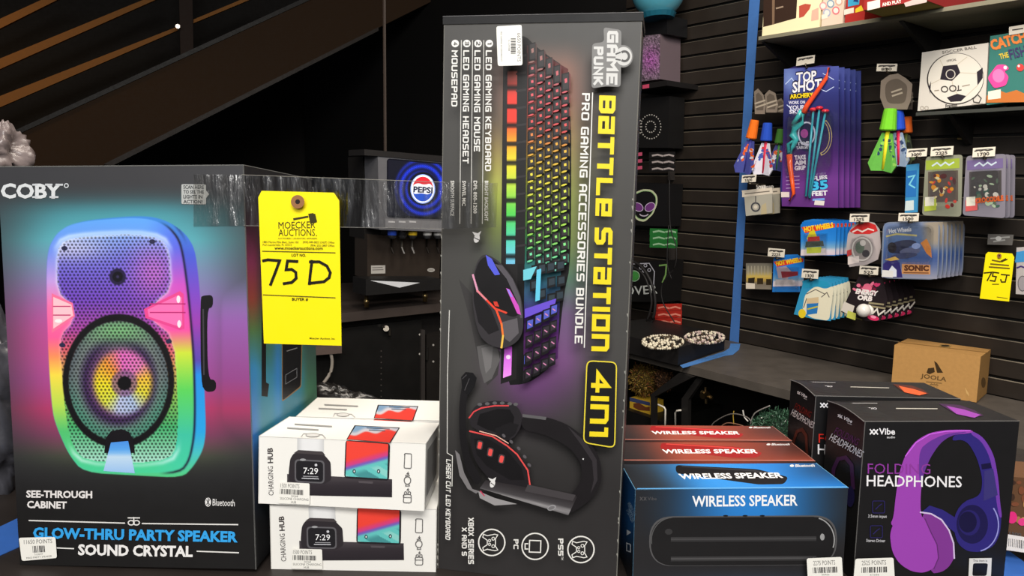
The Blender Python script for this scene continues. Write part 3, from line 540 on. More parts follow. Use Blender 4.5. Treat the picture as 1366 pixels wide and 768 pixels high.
for x, y in ((640, 593.5), (654, 603), (669, 612)): mb.poly(f, rounded([(x-3, y-7), (x+5, y-5), (x+3, y+7), (x-5, y+5)], 3), (70, 60, 62)); mb.poly(f, rounded([(x-1.5, y-5), (x+3.5, y-3.5), (x+1.5, y+5.5), (x-3.5, y+4)], 2), (230, 80, 76))
mb.poly(f, [(607, 600), (613, 606), (619, 630), (630, 652), (640, 655), (635, 658), (624, 652), (613, 634)], (120, 117, 118)); mb.poly(f, [(638, 655), (646, 658), (660, 664), (690, 672), (660, 674), (640, 664)], (150, 147, 148)); mb.strokes(f, [[(641, 655), (646, 661)]], 1.5, (190, 60, 90))
def arm(X, Y): return ramp(Y-(X-640)*.23, [(638, (44, 40, 42)), (650, (70, 67, 69)), (654, (150, 147, 148)), (660, (90, 87, 89)), (664, (54, 51, 53))])
mb.grid(f, [(648, 640), (770, 662), (758, 687), (640, 651)], 30, 8, arm); mb.poly(f, [(704, 646), (768, 660), (764, 668), (700, 655)], (66, 62, 64)); mb.ell(f, 736, 677, 6, 3.5, (150, 148, 150), rot=-.35); mb.ell(f, 735.6, 677.3, 4.5, 2.3, (112, 110, 112), rot=-.35)
mb.ell(f, 657, 645, 3.5, 5.5, (226, 224, 222), n=10, rot=.3); mb.poly(f, [(654, 641), (651, 637), (657, 639), (662, 636), (660, 642)], (226, 224, 222)); mb.strokes(f, [[(655, 644), (659, 647)]], 1, (50, 46, 48))
# lettering
Y_ = (236, 212, 34); WH = (228, 226, 220)
mb.tech(f, 'BaTTLe', (799.5, 127), (794, 288), 22, Y_, 2.35); mb.tech(f, 'STaTIon', (793.5, 303), (788.5, 468), 24, Y_, 2.35)
P = rounded([(783, 481), (822.5, 483), (820, 597), (778.5, 590)], 8); mb.poly(f, P, (24, 23, 23)); mb.strokes(f, [np.vstack([P, P[:1]])], 1.6, (226, 206, 60))
mb.tech(f, '4in1', (789, 491), (786, 582), 25, Y_, 2.1)
mb.tech(f, 'PRO GAMING ACCESSORIES BUNDLE', (776.5, 124), (766.5, 458), 10.5, WH, 1.9); mb.strokes(f, [[(790.5, 124), (779.5, 463)]], 1.3, WH)
for i, (t, xb, y0, y1, sub) in enumerate((('LED GAMING KEYBOARD', 648, 67, 228, 'BRIGHT BACKLIGHT'), ('LED GAMING MOUSE', 633, 67, 202, 'DPI: 800-1200'), ('LED GAMING HEADSET', 618, 67, 218, 'SWIVEL MIC'), ('MOUSEPAD', 602.5, 67, 142, 'SMOOTH SURFACE'))):
    sl = -.006; mb.tech(f, t, (xb, y0), (xb+(y1-y0)*sl, y1), 8, WH, 1.9); mb.ell(f, xb+4.7, 58, 5, 5, WH); mb.tech(f, str(i+1), (xb+2.2, 56.5 if i == 0 else 55.5), (xb+2.2, 59.5 if i == 0 else 60.5), 5.5, (52, 51, 51), 2.2)
    L = len(sub)*3.35; mb.text(f, sub, (xb-1.2, 241), (xb-1.5, 241+L), 4.6, WH, .02)
    if i < 3: mb.strokes(f, [[(xb-2.6, 54), (xb-4.6, 298)]], .9, (206, 204, 198))
mb.strokes(f, [[(599.5, 414), (597, 500), (596.5, 604), (603.5, 608), (603, 648)]], 1, (214, 212, 206)); mb.tech(f, 'LASER CUT LED KEYBOARD', (595.2, 612), (594.2, 719), 6.4, WH, 2.0, .2)
mb.tech(f, 'XBOX SERIES', (624.5, 690), (624.5, 752), 7.6, WH, 2.2); mb.tech(f, 'X AND S', (616, 703), (616, 741), 6.8, WH, 2.2); mb.tech(f, 'PC', (685, 719), (685, 732), 6.6, WH, 2.2); mb.tech(f, 'PS5', (744.5, 718), (744.5, 741), 7, WH, 2.2); mb.text(f, 'TM', (748.5, 742), (748.5, 746.5), 3, WH)
for cx, cy in ((656, 723.3), (713.8, 728.5), (775, 732.7)): mb.ring(f, cx, cy, 17.5, 17.5, 1.8, WH, 36)
for cx, cy in ((656, 723.3), (775, 732.7)):
    P = [(8, -10), (5, -5), (5, 5), (8, 10), (4, 11), (-6, 9), (-11, 11), (-12, 7), (-6, 3), (-6, -3), (-12, -7), (-11, -11), (-6, -9), (4, -11), (8, -10)]
    mb.strokes(f, [[(cx+x, cy+y) for x, y in P]], 1.2, WH); mb.ring(f, cx+2, cy-5, 2, 2, 1, WH, 10); mb.ring(f, cx+2, cy+5, 2, 2, 1, WH, 10); mb.ring(f, cx-3, cy-2.5, 1.6, 1.6, .9, WH, 10); mb.ring(f, cx-3, cy+2.5, 1.6, 1.6, .9, WH, 10)
mb.strokes(f, [[(706.5, 720.5), (721.5, 721), (721, 736.5), (706, 736), (706.5, 720.5)], [(704, 725), (700.5, 725), (700.5, 732), (704, 732)]], 1.5, WH)
# maker's mark
SV = (176, 175, 172)
mb.poly(f, rounded([(805, 36), (816, 38), (829, 40), (828, 116), (808, 115), (789, 118), (790, 58), (806, 56)], 5), (120, 119, 117)); mb.ell(f, 831, 75, 13.5, 15, (120, 119, 117))
mb.tech(f, 'GAME', (810, 41), (808.5, 113), 15, (204, 203, 200), 2.5); mb.tech(f, 'PUNK', (792, 62), (791.5, 114), 13, (204, 203, 200), 2.5); mb.ell(f, 832, 75, 11, 12.5, (196, 195, 192)); mb.ring(f, 833, 75, 6, 6.5, 3.2, (74, 73, 72), 20, -130, 130); mb.strokes(f, [[(822, 72), (827, 70)], [(822, 79), (827, 80)]], 2, (74, 73, 72))
B.edges(mb, .0006, (116, 114, 108), ['fl', 'fr', 'ft'])
rnd = random.Random(5)
for k in range(34):
    y = rnd.uniform(260, 760); x = 844-(y-30)*.0335; 
    if rnd.random() < .5: x = B.px(1, 0, 1-(y-29)/758)[0]
    else: x = B.px(0, 0, 1-(y-33)/725)[0]
    mb.poly(f, [(x-1.3, y), (x+.2, y), (x+.2, y+rnd.uniform(2, 7)), (x-1.3, y+2)], (150, 148, 140))
mb.build('carton', r)
mb = MB(); R0 = B.R; o_ = B.c(0, 0, 1)
e = [o_+R0 @ np.array(v) for v in ((-.0012, -.0015, .0004), (B.w+.0012, -.0015, .0004), (B.w+.0012, B.d, .0004), (-.0012, B.d, .0004), (-.0012, -.0015, .0075), (B.w+.0012, -.0015, .0075), (B.w+.0012, B.d, .0075), (-.0012, B.d, .0075))]
mb.hexa(e, (17, 17, 19), 'satin'); mb.tube([e[4], e[5]], .0004, (90, 90, 92), 'print', 6); p = mb.build('lid_flap', r); p['label'] = 'black folded top flap'
f.k = 0; fs = B.front; fs.k = 900
mbs = MB()
q = np.array([(662, 35), (696, 33), (697, 87), (664, 88)], float); mbs.rrect(fs, q, 3, (236, 234, 226)); mbs.text(fs, '6650 POINTS', (690, 44), (690, 82), 4.8, (96, 94, 92)); mbs.text(fs, 'S-12988', (678, 53), (678, 68), 2.2, (110, 108, 106)); mbs.text(fs, 'PRO GAMING ACCESSORIES KIT', (667.5, 42), (668, 82), 2.2, (110, 108, 106))
y = 51
while y < 71:
    w = rnd.choice((.6, 1, 1.6)); mbs.poly(fs, [(681.5, y), (688, y), (688, y+w), (681.5, y+w)], (96, 94, 92)); y += w+rnd.choice((.6, .9, 1.3))
mbs.build('price_sticker', r)['label'] = 'white price sticker with bar code'
# ================================================================ wireless speaker cartons
WB = Box(.1247, .6933, BZ, .0494, -.0271, -.0074, .2121, .0709, .1014)
def speaker_box(M, label, ink, hi, cap, capd, dark):
    for fc in (WB.front, WB.top, WB.left): fc.k = 0
    r = thing('portable_speaker_carton', label, 'box', M, 'wireless speaker cartons')
    r['_m'] = [list(x) for x in WB.M]
    mb = MB(); mb.hexa(WB.corners(), (34, 33, 35)); f = WB.front
    I = np.array(ink, float); H = np.array(hi, float)
    def fr(X, Y):
        k = np.exp(-(np.abs(X-1002)/92)**2.6); c = mixc(np.tile(np.array([36, 35, 37.]), (len(X), 1)), I*.75+H*.25, k*(1-sst(Y, 682, 735)))
        return mixc(c, H*.4+np.array([40, 40, 60.]), np.exp(-((X-998)/110)**2)*sst(Y, 752, 800)*.6)
    mb.grid(f, WB.front_px(), 60, 36, fr)
    mb.text(f, 'WIRELESS SPEAKER', (923.5, 675.3), (1064, 673.8), 14, (240, 240, 240), .02)
    P = rounded([(866, 688.5), (1117, 687), (1116, 753), (866, 755)], 32, 10)
    mb.poly(f, P, (82, 81, 82)); c = P.mean(0)
    mb.grid(f, [(897, 690), (1086, 689), (1086, 752), (897, 753)], 4, 26, lambda X, Y: ramp(Y, [(689, (40, 39, 40)), (706, (20, 19, 20)), (714, (30, 29, 30)), (718, (62, 61, 62)), (722, (32, 31, 32)), (728, (18, 17, 18)), (740, (30, 29, 30)), (744, (70, 69, 70)), (748, (34, 33, 34)), (753, (22, 21, 22))]))
    mb.poly(f, (P-c)*[.983, .962]+c+[0, .8], (27, 26, 27))
    for y, v in ((716.5, 54), (718.5, 66), (720.5, 48), (742.5, 56), (744.5, 76), (746.5, 50)): mb.poly(f, [(895, y-.2), (1089, y-1.4), (1089, y+.8), (895, y+2)], (v, v-1, v))
    mb.ring(f, 1085, 720, 28, 30, 1.6, (150, 150, 150), 20, -75, 20); mb.ring(f, 898, 720, 29, 30, 1.2, (84, 84, 84), 20, 170, 265); mb.ell(f, 1097, 716, 3, 4.5, (150, 150, 150)); mb.ell(f, 892, 709, 5, 4, (52, 51, 52))
    for x in (968, 994, 1017): mb.ell(f, x, 687.8, 3.5, 1.2, (24, 24, 26), n=10)
    mb.strokes(f, [[(854, 663), (857, 667)], [(857, 663), (854, 667)], [(859, 663), (862, 667)], [(862, 663), (859, 667)]], .9, (82, 81, 83)); mb.text(f, 'Vibe', (864, 667), (876, 667), 4.5, (82, 81, 83))
    f = WB.top
    def tp(X, Y):
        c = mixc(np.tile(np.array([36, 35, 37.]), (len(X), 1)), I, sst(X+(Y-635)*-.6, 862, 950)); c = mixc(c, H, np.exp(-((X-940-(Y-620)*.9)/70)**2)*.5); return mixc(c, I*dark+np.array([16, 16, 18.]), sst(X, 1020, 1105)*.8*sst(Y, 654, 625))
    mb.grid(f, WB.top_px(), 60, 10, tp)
    mb.strokes(f, [[(850, 651.6), (1130, 649.2)]], 1.4, H*.75+40, cap=False)
    P = rounded([(901, 620), (1010, 625.5), (1052, 636), (1046, 645.5), (1012, 646), (902, 631)], 5); mb.poly(f, P, cap); mb.strokes(f, [[(910, 621.8), (1005, 627.5), (1040, 634)]], 1.6, capd)
    mb.text(f, 'WIRELESS SPEAKER', (908, 638.6), (1045, 636.8), 6.8, (236, 234, 232), .03, slant=-.5)
    mb.text(f, 'Bluetooth', (1061, 622.6), (1087, 622.2), 3.6, (206, 204, 204), .03); mb.ell(f, 1056.5, 621, 3, 1.7, (206, 204, 204), n=12)
    f = WB.left; q = np.array(WB.left_px())
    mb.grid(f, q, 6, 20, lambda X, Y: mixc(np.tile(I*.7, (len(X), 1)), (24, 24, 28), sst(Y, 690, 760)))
    for t, a, b_, h in (('WIRELESS', (836, 671), (844, 688), 5), ('SPEAKER', (835, 680), (843, 697), 5)): mb.text(f, t, a, b_, h, (150, 180, 205), .01)
    mb.poly(f, [(836, 706), (842, 710), (836, 714)], (220, 226, 232)); mb.strokes(f, [[(836, 724), (841, 726), (841, 736), (836, 734), (836, 724)]], 1.2, (220, 226, 232))
    WB.edges(mb, .0005, np.clip(H*.6+60, 0, 190), ['ft', 'fl', 'lt', 'rt'])
    mb.build('carton', r); r.matrix_world = M; return r
r = speaker_box(WB.M, 'blue and black wireless speaker carton, front one of the three', (32, 112, 190), (70, 160, 232), (17, 16, 18), (44, 44, 48), .4)
WB.front.k = 300
sticker(r, WB.front, [(1076, 744.5), (1123, 742.5), (1125, 778), (1078, 779)], [('2275 POINTS', .18, .8, .28, 6), ('50466', .4, .62, .68, 2.2), ('BLUETOOTH SPEAKER', .08, .92, .8, 2.6)], (.16, .86, .36, .58), rad=3)
speaker_box(Box(.1207, .7700, BZ, .0369, -.0257, -.0032, .2121, .063, .1014).M @ Matrix.Diagonal((1, .885, 1, 1)), 'red wireless speaker carton in the middle, directly behind the blue one', (122, 54, 40), (176, 82, 62), (146, 30, 30), (196, 66, 58), .35)
speaker_box(Box(.1200, .8358, BZ, .0470, -.0274, .0038, .2121, .0586, .1014).M @ Matrix.Diagonal((1, .825, 1, 1)), 'red wireless speaker carton at the back of the row of three', (122, 56, 42), (176, 86, 68), (150, 30, 32), (204, 60, 58), .35)
# ================================================================ headphone cartons
HB = Box(.3522, .7139, BZ, .0672, -.0182, -.0013, .1603, .0750, .1677)
def headphone_box(M, label, main, deep, word, top):
    for fc in (HB.front, HB.top, HB.left): fc.k = 0
    r = thing('headphones_carton', label, 'box', M, 'headphone cartons'); r['_m'] = [list(x) for x in HB.M]
    mb = MB(); mb.hexa(HB.corners(), (25, 24, 25)); f = HB.front; A = np.array(main, float); D = np.array(deep, float)
    # far ear cup and inside of the band
    mb.poly(f, [(1272, 580), (1296, 574), (1312, 583), (1326, 606), (1332, 640), (1334, 668), (1336, 690), (1334, 712), (1326, 728), (1312, 735), (1292, 736), (1278, 726), (1272, 706), (1274, 686), (1290, 668), (1308, 660), (1311, 640), (1304, 612), (1293, 592), (1283, 586), (1270, 588)], D)
    mb.poly(f, [(1296, 574), (1312, 583), (1326, 606), (1332, 640), (1334, 670), (1337, 690), (1333, 690), (1329, 668), (1326, 636), (1320, 608), (1309, 588), (1295, 579)], D*.6+A*.55)
    mb.ell(f, 1303, 700, 31, 36, D); mb.ell(f, 1297, 699, 21, 26, D*.62); mb.ell(f, 1293, 697, 14.5, 17, D*.85); mb.ell(f, 1291, 696, 12, 14, D*.5); mb.ring(f, 1303, 700, 29, 35, 1.6, (150, 150, 214), 20, -40, 80); mb.poly(f, [(1309, 619), (1321, 617), (1323, 624), (1310, 626)], D*.5); mb.poly(f, [(1313, 628), (1325, 625), (1331, 660), (1312, 668)], D*.8+20)
    # outer band and near ear cup
    def bandc(X, Y): return mixc(np.tile(A, (len(X), 1)), A*.78, sst(Y, 640, 590)*sst(X, 1240, 1200))
    mb.poly(f, [(1187, 700), (1192, 690), (1195, 660), (1200, 628), (1208, 606), (1221, 588), (1240, 577), (1264, 573), (1296, 573), (1299, 577), (1268, 580), (1252, 592), (1240, 610), (1231, 634), (1228, 660), (1228, 684), (1234, 700), (1210, 712)], A)
    mb.poly(f, [(1226, 600), (1240, 588), (1262, 578), (1296, 575), (1268, 581), (1254, 591), (1241, 610), (1232, 632), (1230, 650), (1226, 640)], A*.5+D*.5); mb.poly(f, [(1228, 684), (1240, 674), (1258, 680), (1274, 690), (1276, 712), (1264, 702), (1250, 688)], D); mb.strokes(f, [[(1208, 608), (1222, 590), (1240, 579), (1262, 575), (1294, 574)]], 1.2, np.clip(A*1.25+20, 0, 255))
    mb.poly(f, [(1228, 684), (1242, 684), (1256, 692), (1266, 706), (1273, 724), (1274, 742), (1266, 756), (1256, 763), (1240, 765)], A*.82); mb.strokes(f, [[(1228, 683), (1242, 685), (1256, 693), (1266, 707), (1272, 724), (1273, 744)]], 2, (206, 188, 220))
    mb.poly(f, [(1187, 714), (1190, 702), (1196, 692), (1206, 684), (1222, 682), (1234, 692), (1242, 710), (1250, 726), (1252, 744), (1246, 758), (1232, 764), (1216, 762), (1200, 752), (1190, 736)], A); mb.strokes(f, [[(1234, 692), (1242, 710), (1250, 726), (1252, 744), (1246, 758)]], 1.4, A*.62)
    WHT = (236, 234, 236)
    mb.text(f, 'FOLDING', (1157.5, 631.5), (1241, 632.2), 13.8, word, -.004); mb.text(f, 'HEADPHONES', (1156, 648), (1283, 649.6), 14.6, WHT, .008)
    def mark(fc, x, y, sx, sy, c, tt=True):
        for k in (0, 5.2*sx): mb.strokes(fc, [[(x+k, y-6*sx+k*sy), (x+4.4*sx+k, y-.5+k*sy+4.4*sx*sy)], [(x+4.4*sx+k, y-6*sx+k*sy), (x+k, y-.5+k*sy)]], 1.7*sx, c)
        mb.text(fc, 'Vibe', (x+11.5*sx, y+11.5*sx*sy), (x+33*sx, y+33*sx*sy), 8.2*sx, c, .02)
        if tt: mb.text(fc, 'audio', (x+22*sx, y+5*sx+22*sx*sy), (x+33*sx, y+5*sx+33*sx*sy), 3*sx, c)
    mark(f, 1161, 579, 1, .01, WHT)
    for x, y in ((1172, 676), (1169, 709)): mb.strokes(f, [rounded([(x-8, y-8), (x+8, y-8), (x+8, y+8), (x-8, y+8)], 2).tolist()+[(x-8, y-6)]], 1, D*.7+10); mb.strokes(f, [[(x-4, y+3), (x, y-1), (x+4, y-4)]], 1.2, D*.7+10)
    mb.text(f, '3.5mm input', (1158, 690), (1183, 690.5), 4, (196, 194, 198), .01); mb.text(f, 'Stereo Driver', (1155.5, 722.5), (1181, 723), 4, (196, 194, 198), .01)
    mb.poly(f, [(1293, 744.5), (1323, 744), (1321, 790), (1291, 790)], (214, 212, 208)); mb.rrect(f, [(1298, 751), (1318, 751), (1316, 768), (1297, 768)], 3, (22, 21, 22)); mb.text(f, 'This item is', (1298, 749), (1317, 749), 3, (70, 70, 70), .01)
    f = HB.left
    mark(f, 1118, 556, .55, .45, WHT); mb.text(f, 'FOLDING', (1112, 578), (1143, 594), 9.5, np.array(word)*.62, -.004); mb.text(f, 'HEADPHONES', (1105.5, 586), (1148.5, 610.5), 9.5, (214, 212, 214), .008)
    mb.strokes(f, [[(1110, 650), (1112, 625), (1118, 612), (1128, 610), (1136, 620), (1138, 650)]], 5, A*.35+8); mb.ell(f, 1113, 655, 6, 14, A*.42+8); mb.ell(f, 1134, 662, 6, 14, D*.5+8)
    f = HB.top; q = HB.top_px()
    mb.text(f, 'XXVibe AUDIO', (1131, 545.5), (1170, 545.8), 2.4, (190, 188, 190), .02, slant=-.4); mb.strokes(f, [[(1113, 537.3), (1170, 537.6)]], .8, (150, 148, 148)); mb.strokes(f, [[(1196, 544.6), (1250, 545)]], 1.2, (170, 166, 156))
    mb.poly(f, [(1252, 538), (1280, 540), (1300, 547), (1312, 554), (1296, 557), (1272, 550)], A*.34+8); mb.poly(f, [(1262, 541), (1286, 546), (1308, 553), (1300, 557), (1276, 552)], np.array(top))
    HB.edges(mb, .0005, (92, 90, 88), ['ft', 'fl', 'lt'])
    mb.build('carton', r)
    # bowed side panel edge of the lid
    mb = MB(); c0, c1 = HB.c(0, 1, 1), HB.c(0, 0, 1); P = [c0+(c1-c0)*t+HB.R[:, 2]*.0032*math.sin(math.pi*t) for t in np.linspace(0, 1, 9)]
    Q = [p-HB.R[:, 0]*.0012 for p in P]; inn = [c0+HB.R[:, 0]*.035, c1+HB.R[:, 0]*.035]
    for i in range(8):
        a = inn[0]+(inn[1]-inn[0])*i/8; b_ = inn[0]+(inn[1]-inn[0])*(i+1)/8
        mb.face([Q[i], Q[i+1], b_, a], (27, 26, 27), 'print'); mb.face([Q[i], Q[i+1], c0+(c1-c0)*(i+1)/8-HB.R[:, 0]*.0012, c0+(c1-c0)*i/8-HB.R[:, 0]*.0012], (25, 24, 25), 'print')
    mb.tube(Q, .0005, (104, 102, 100), 'print', 6); mb.build('lid_flap', r)
    r.matrix_world = M; return r
r = headphone_box(HB.M, 'black carton picturing purple folding headphones, nearer of the two', (152, 66, 172), (46, 38, 116), (140, 58, 152), (140, 60, 156))
HB.front.k = 300
sticker(r, HB.front, [(1141, 745), (1192, 743.5), (1194, 778), (1138, 779)], [('2525 POINTS', .18, .8, .26, 6), ('51036', .4, .62, .68, 2.2), ('FOLDING HEADPHONES', .08, .92, .8, 2.6)], (.18, .84, .34, .56), rad=3)
headphone_box(Box(.3385, .8020, BZ, .0, -.0258, .0016, .1603, .0750, .1688).M, 'black carton picturing red folding headphones, behind the purple headphones carton', (206, 70, 40), (120, 36, 30), (214, 46, 34), (206, 84, 40))
# ================================================================ tape and lot tag
Bc = Box(-.4959, .7159, BZ, -.0444, -.0589, -.0246, .2445, .2109, .4014)
r = thing('packing_tape', 'wide clear tape strip stretched from the party speaker carton across to the tall gaming carton', 'tape', Bc.front.p(430., 260.))
mb = MB()
def strip_between(a, b, n, fa):
    (t0, b0), (t1, b1) = a, b
    for i in range(n):
        u, v = i/n, (i+1)/n; w = lambda p, q, k: np.asarray(p)*(1-k)+np.asarray(q)*k
        mb.face([w(t0, t1, u), w(t0, t1, v), w(b0, b1, v), w(b0, b1, u)], (200, 200, 200), 'tape')
A1 = [(Bc.front.p(258., 232.5, .0016), Bc.front.p(258., 302., .0016)), (Bc.front.p(322., 233., .0016), Bc.front.p(325., 301., .0016))]
A2 = [(B_p, b_p) for B_p, b_p in ((B.front.p(593.5, 243., .026), B.front.p(592., 305., .026)), (B.front.p(664., 244., .026), B.front.p(662., 303., .026)))]
strip_between(A1[0], A1[1], 4, 0); strip_between(A1[1], A2[0], 10, 0); strip_between(A2[0], A2[1], 3, 0)
mb.tube([A1[1][0], A2[0][0]], .00035, (120, 118, 112), 'print', 6); mb.tube([A1[1][1], A2[0][1]], .00035, (104, 102, 98), 'print', 6)
mb.build('tape_band', r)
def lot_tag(name, label, fc, outline, hole, group, big, small, M):
    r = thing(name, label, 'tag', M, group); mb = MB(); P = np.array(outline, float)
    mb.prism(fc.p(P[:, 0], P[:, 1], .0006), -fc.n*.0012, (250, 232, 12), 'print'); fc.k = 20
    big(mb, fc); mb.build('card', r)
    mb = MB(); fc.k = 200; x, y, s = hole; mb.ell(fc, x, y, s, s, (150, 104, 66)); mb.ell(fc, x, y, s*.36, s*.36, (34, 26, 22)); e = mb.build('hole_patch', r); e['label'] = 'brown reinforced string hole'
    return r
def tagbig(mb, f):
    INK = (58, 52, 18); L = (70, 64, 26)
    mb.poly(f, [(391, 291), (411, 287.5), (411.5, 290), (391.5, 293.8)], INK); mb.poly(f, [(411, 285), (418, 284), (421, 297), (414, 298.5)], INK); mb.poly(f, [(417.5, 285), (420.5, 285), (423, 296), (420, 297)], INK)
    mb.text(f, 'MOECKER', (371.5, 305), (420.5, 304), 9.2, INK, .0); mb.text(f, 'AUCTIONS', (371.5, 314.6), (420, 314.4), 9.2, INK, .0); mb.ell(f, 422, 314, .8, .8, INK, n=8)
    mb.text(f, 'AUCTIONEERS  LIQUIDATORS  APPRAISERS', (371, 318.8), (423, 319), 2.0, L)
    mb.text(f, '1885 Marina Mile Blvd., Suite 103', (350.5, 324), (398, 324.2), 2.7, L); mb.text(f, '(800) 840-BIDS (2437) Office', (404, 324), (446, 324.6), 2.7, L)
    mb.text(f, 'Fort Lauderdale, FL 33315', (350.5, 327.6), (389, 327.9), 2.7, L); mb.text(f, '(954) 252-2887 Office', (414, 328.4), (446, 328.8), 2.7, L)
    mb.text(f, 'www.moeckerauctions.com', (366, 332.6), (430.5, 333), 4.2, INK, .015); mb.strokes(f, [[(350, 334.8), (447, 337)]], 1, L)
    mb.text(f, 'LOT NO.', (389, 341.8), (408, 342), 3.6, INK, .02)
    S_ = (24, 21, 14)
    mb.strokes(f, [[(351.5, 347.5), (357, 346.3), (373, 347.5), (368, 361), (361, 379)], [(396, 348.5), (383.5, 347.8), (381.5, 359.5), (389, 359), (394.6, 363), (395, 371), (389, 376.5), (379, 378)], [(416, 348.5), (414, 364), (412.6, 378)], [(414, 349), (426, 349), (436, 354.5), (440.5, 363.5), (439, 370), (432, 375.5), (414, 377.5)]], 3.7, S_)
    mb.strokes(f, [[(351, 393), (447, 397)]], 1, L); mb.text(f, 'BUYER #', (389.5, 400.6), (411, 400.8), 3.6, INK, .02); mb.text(f, 'Moecker Auctions, Inc.', (413, 452), (447, 452.6), 2.3, INK, .01)
TP = Face(A1[1][0]*.45+A2[0][0]*.55+np.array([0, -.006, 0]), (.0, -1, -.03))
lot_tag('lot_tag', 'large yellow paper lot tag marked 75D hanging beside the party speaker carton', TP, [(344.5, 263), (349, 254.5), (445, 257), (452.5, 268), (455.5, 461), (352, 458)], (397, 269, 9), 'yellow auction lot tags', tagbig, None, TP.p(400., 256.))
# ================================================================ rear display bench and slat wall merchandise
ZB = W0[2]; TB = .5
r = thing('display_bench', 'long low black bench running along the foot of the slat wall', 'bench', wp(.6, .25, 0))
def wbox(mb, s0, s1, t0, t1, z0, z1, col, mat='board'):
    mb.hexa([wp(s0, t1, z0), wp(s1, t1, z0), wp(s1, t0, z0), wp(s0, t0, z0), wp(s0, t1, z1), wp(s1, t1, z1), wp(s1, t0, z1), wp(s0, t0, z1)], col, mat); return mb
wbox(MB(), -.6, 3.2, .002, TB, ZB-.03, ZB, (84, 78, 72)).build('bench_top', r)
wbox(MB(), -.6, 3.2, .05, .09, 0, ZB-.031, (24, 22, 21)).build('back_panel', r)
wbox(MB(), .52, 3.2, .095, TB-.03, 0, .12, (24, 22, 21)).build('base_board', r)
wbox(MB(), -.6, .0, .095, TB-.03, 0, ZB-.25, (18, 17, 16)).build('drawer_block', r)
for (P, hp, nm) in (([(906, 497), (924, 503), (873, 529), (873, 640), (868, 640), (868, 526)], [(878, 539.5), (886, 543), (887.5, 546), (887, 575)], 'left'), ([(929, 504), (938, 504), (918, 533), (917, 640), (908, 640), (909, 532)], [(908, 547), (903, 547.5), (901, 550), (901, 575)], 'right')):
    PL = WF(TB+.02 if nm == 'left' else TB-.02); mb = MB(); q = np.array(P, float); mb.prism(PL.p(q[:, 0], q[:, 1]), -wn*.018, (30, 28, 27), 'board'); d = mb.build('door', r)
    mb = MB(); q = np.array(hp, float); pts = PL.p(q[:, 0], q[:, 1], .014); mb.tube(np.vstack([PL.p(q[0, 0], q[0, 1], -.005), pts]), .0035, (214, 208, 196), 'gloss'); h = mb.build('handle', d, smooth=True); h['label'] = 'chrome bow handle'
mb = MB(); PL = WF(TB-.035); q = PL.p(944, 526.); mb.tube([q, q+wn*.03], .012, (150, 128, 92), 'metal', 12); mb.tube([PL.p(936, 522.), PL.p(950, 531.)], .007, (176, 150, 104), 'metal'); mb.tube([PL.p(941, 516.), PL.p(942, 538.)], .005, (150, 128, 92), 'metal'); o = mb.build('lock', r); o['label'] = 'brass cam lock'
# blue masking tape up the wall and along the bench
r = thing('masking_tape', 'blue masking tape running up the slat wall and out along the bench top', 'tape', WF(.002).p(985., 455.))
mb = MB(); f = WF(.0035); P = np.array([(1000, -6), (1014, -6), (1009, 60), (1003, 150), (996, 260), (988, 400), (985, 466), (972, 474), (977, 400), (985, 260), (993, 120)], float); mb.prism(f.p(P[:, 0], P[:, 1]), -wn*.001, (66, 112, 178), 'matte'); mb.build('wall_strip', r)
mb = MB(); q = [onz(*p, ZB+.0015) for p in ((907, 487), (966, 468.5), (973, 464), (974.5, 458), (987.5, 458.3), (986, 466), (978, 472.5), (968, 474), (911, 490.5))]; mb.prism(q, (0, 0, -.001), (78, 130, 196), 'matte'); mb.build('bench_strip', r)
# --- helpers for things on the wall
def plate(mb, fc, px, thick, col, mat='print'):
    P = np.asarray(px, float); mb.prism(fc.p(P[:, 0], P[:, 1]), -fc.n*thick, col, mat); return mb
WHT = (228, 220, 204); INKK = (60, 56, 54)
def price(label, px, num, t, hook=True):
    """peg hook with its white price card clipped on the end"""
    px = np.array(px, float); c = px.mean(0); f = WF(t); r = thing('peg_hook', label, 'hook', f.p(c[0], px[:, 1].max()), 'white price cards on peg hooks')
    mb = MB(); plate(mb, f, px, .0015, WHT); P = lambda u, v: (px[0]*(1-u)+px[1]*u)*(1-v)+(px[3]*(1-u)+px[2]*u)*v
    f.k = 8; mb.strokes(f, [[P(.1, .34), P(.28, .26), P(.34, .36), P(.5, .25), P(.66, .36), P(.88, .27)]], 1.5, INKK); mb.strokes(f, [[P(.14, .22), P(.84, .2)]], 1, (96, 92, 88))
    if num: mb.text(f, num, P(.24, .9), P(.76, .86), abs(px[3, 1]-px[0, 1])*.34, INKK, .03)
    o = mb.build('price_card', r); o['label'] = 'white price card'
    mb = MB(); a = f.p(c[0], px[:, 1].max()+1.5, .004); mb.tube([a, a-wn*(t+.004)], .0028, (120, 112, 100), 'metal'); mb.tube([a, a+[0, 0, .012]], .0028, (120, 112, 100), 'metal'); mb.build('rod', r, smooth=True)
    return r
def tag4(x0, y0, x1, y1, sl=.06): return [(x0, y0+sl*(x1-x0)*.5), (x1, y0-sl*(x1-x0)*.5), (x1-1, y1-sl*(x1-x0)*.5), (x0-1, y1+sl*(x1-x0)*.5)]
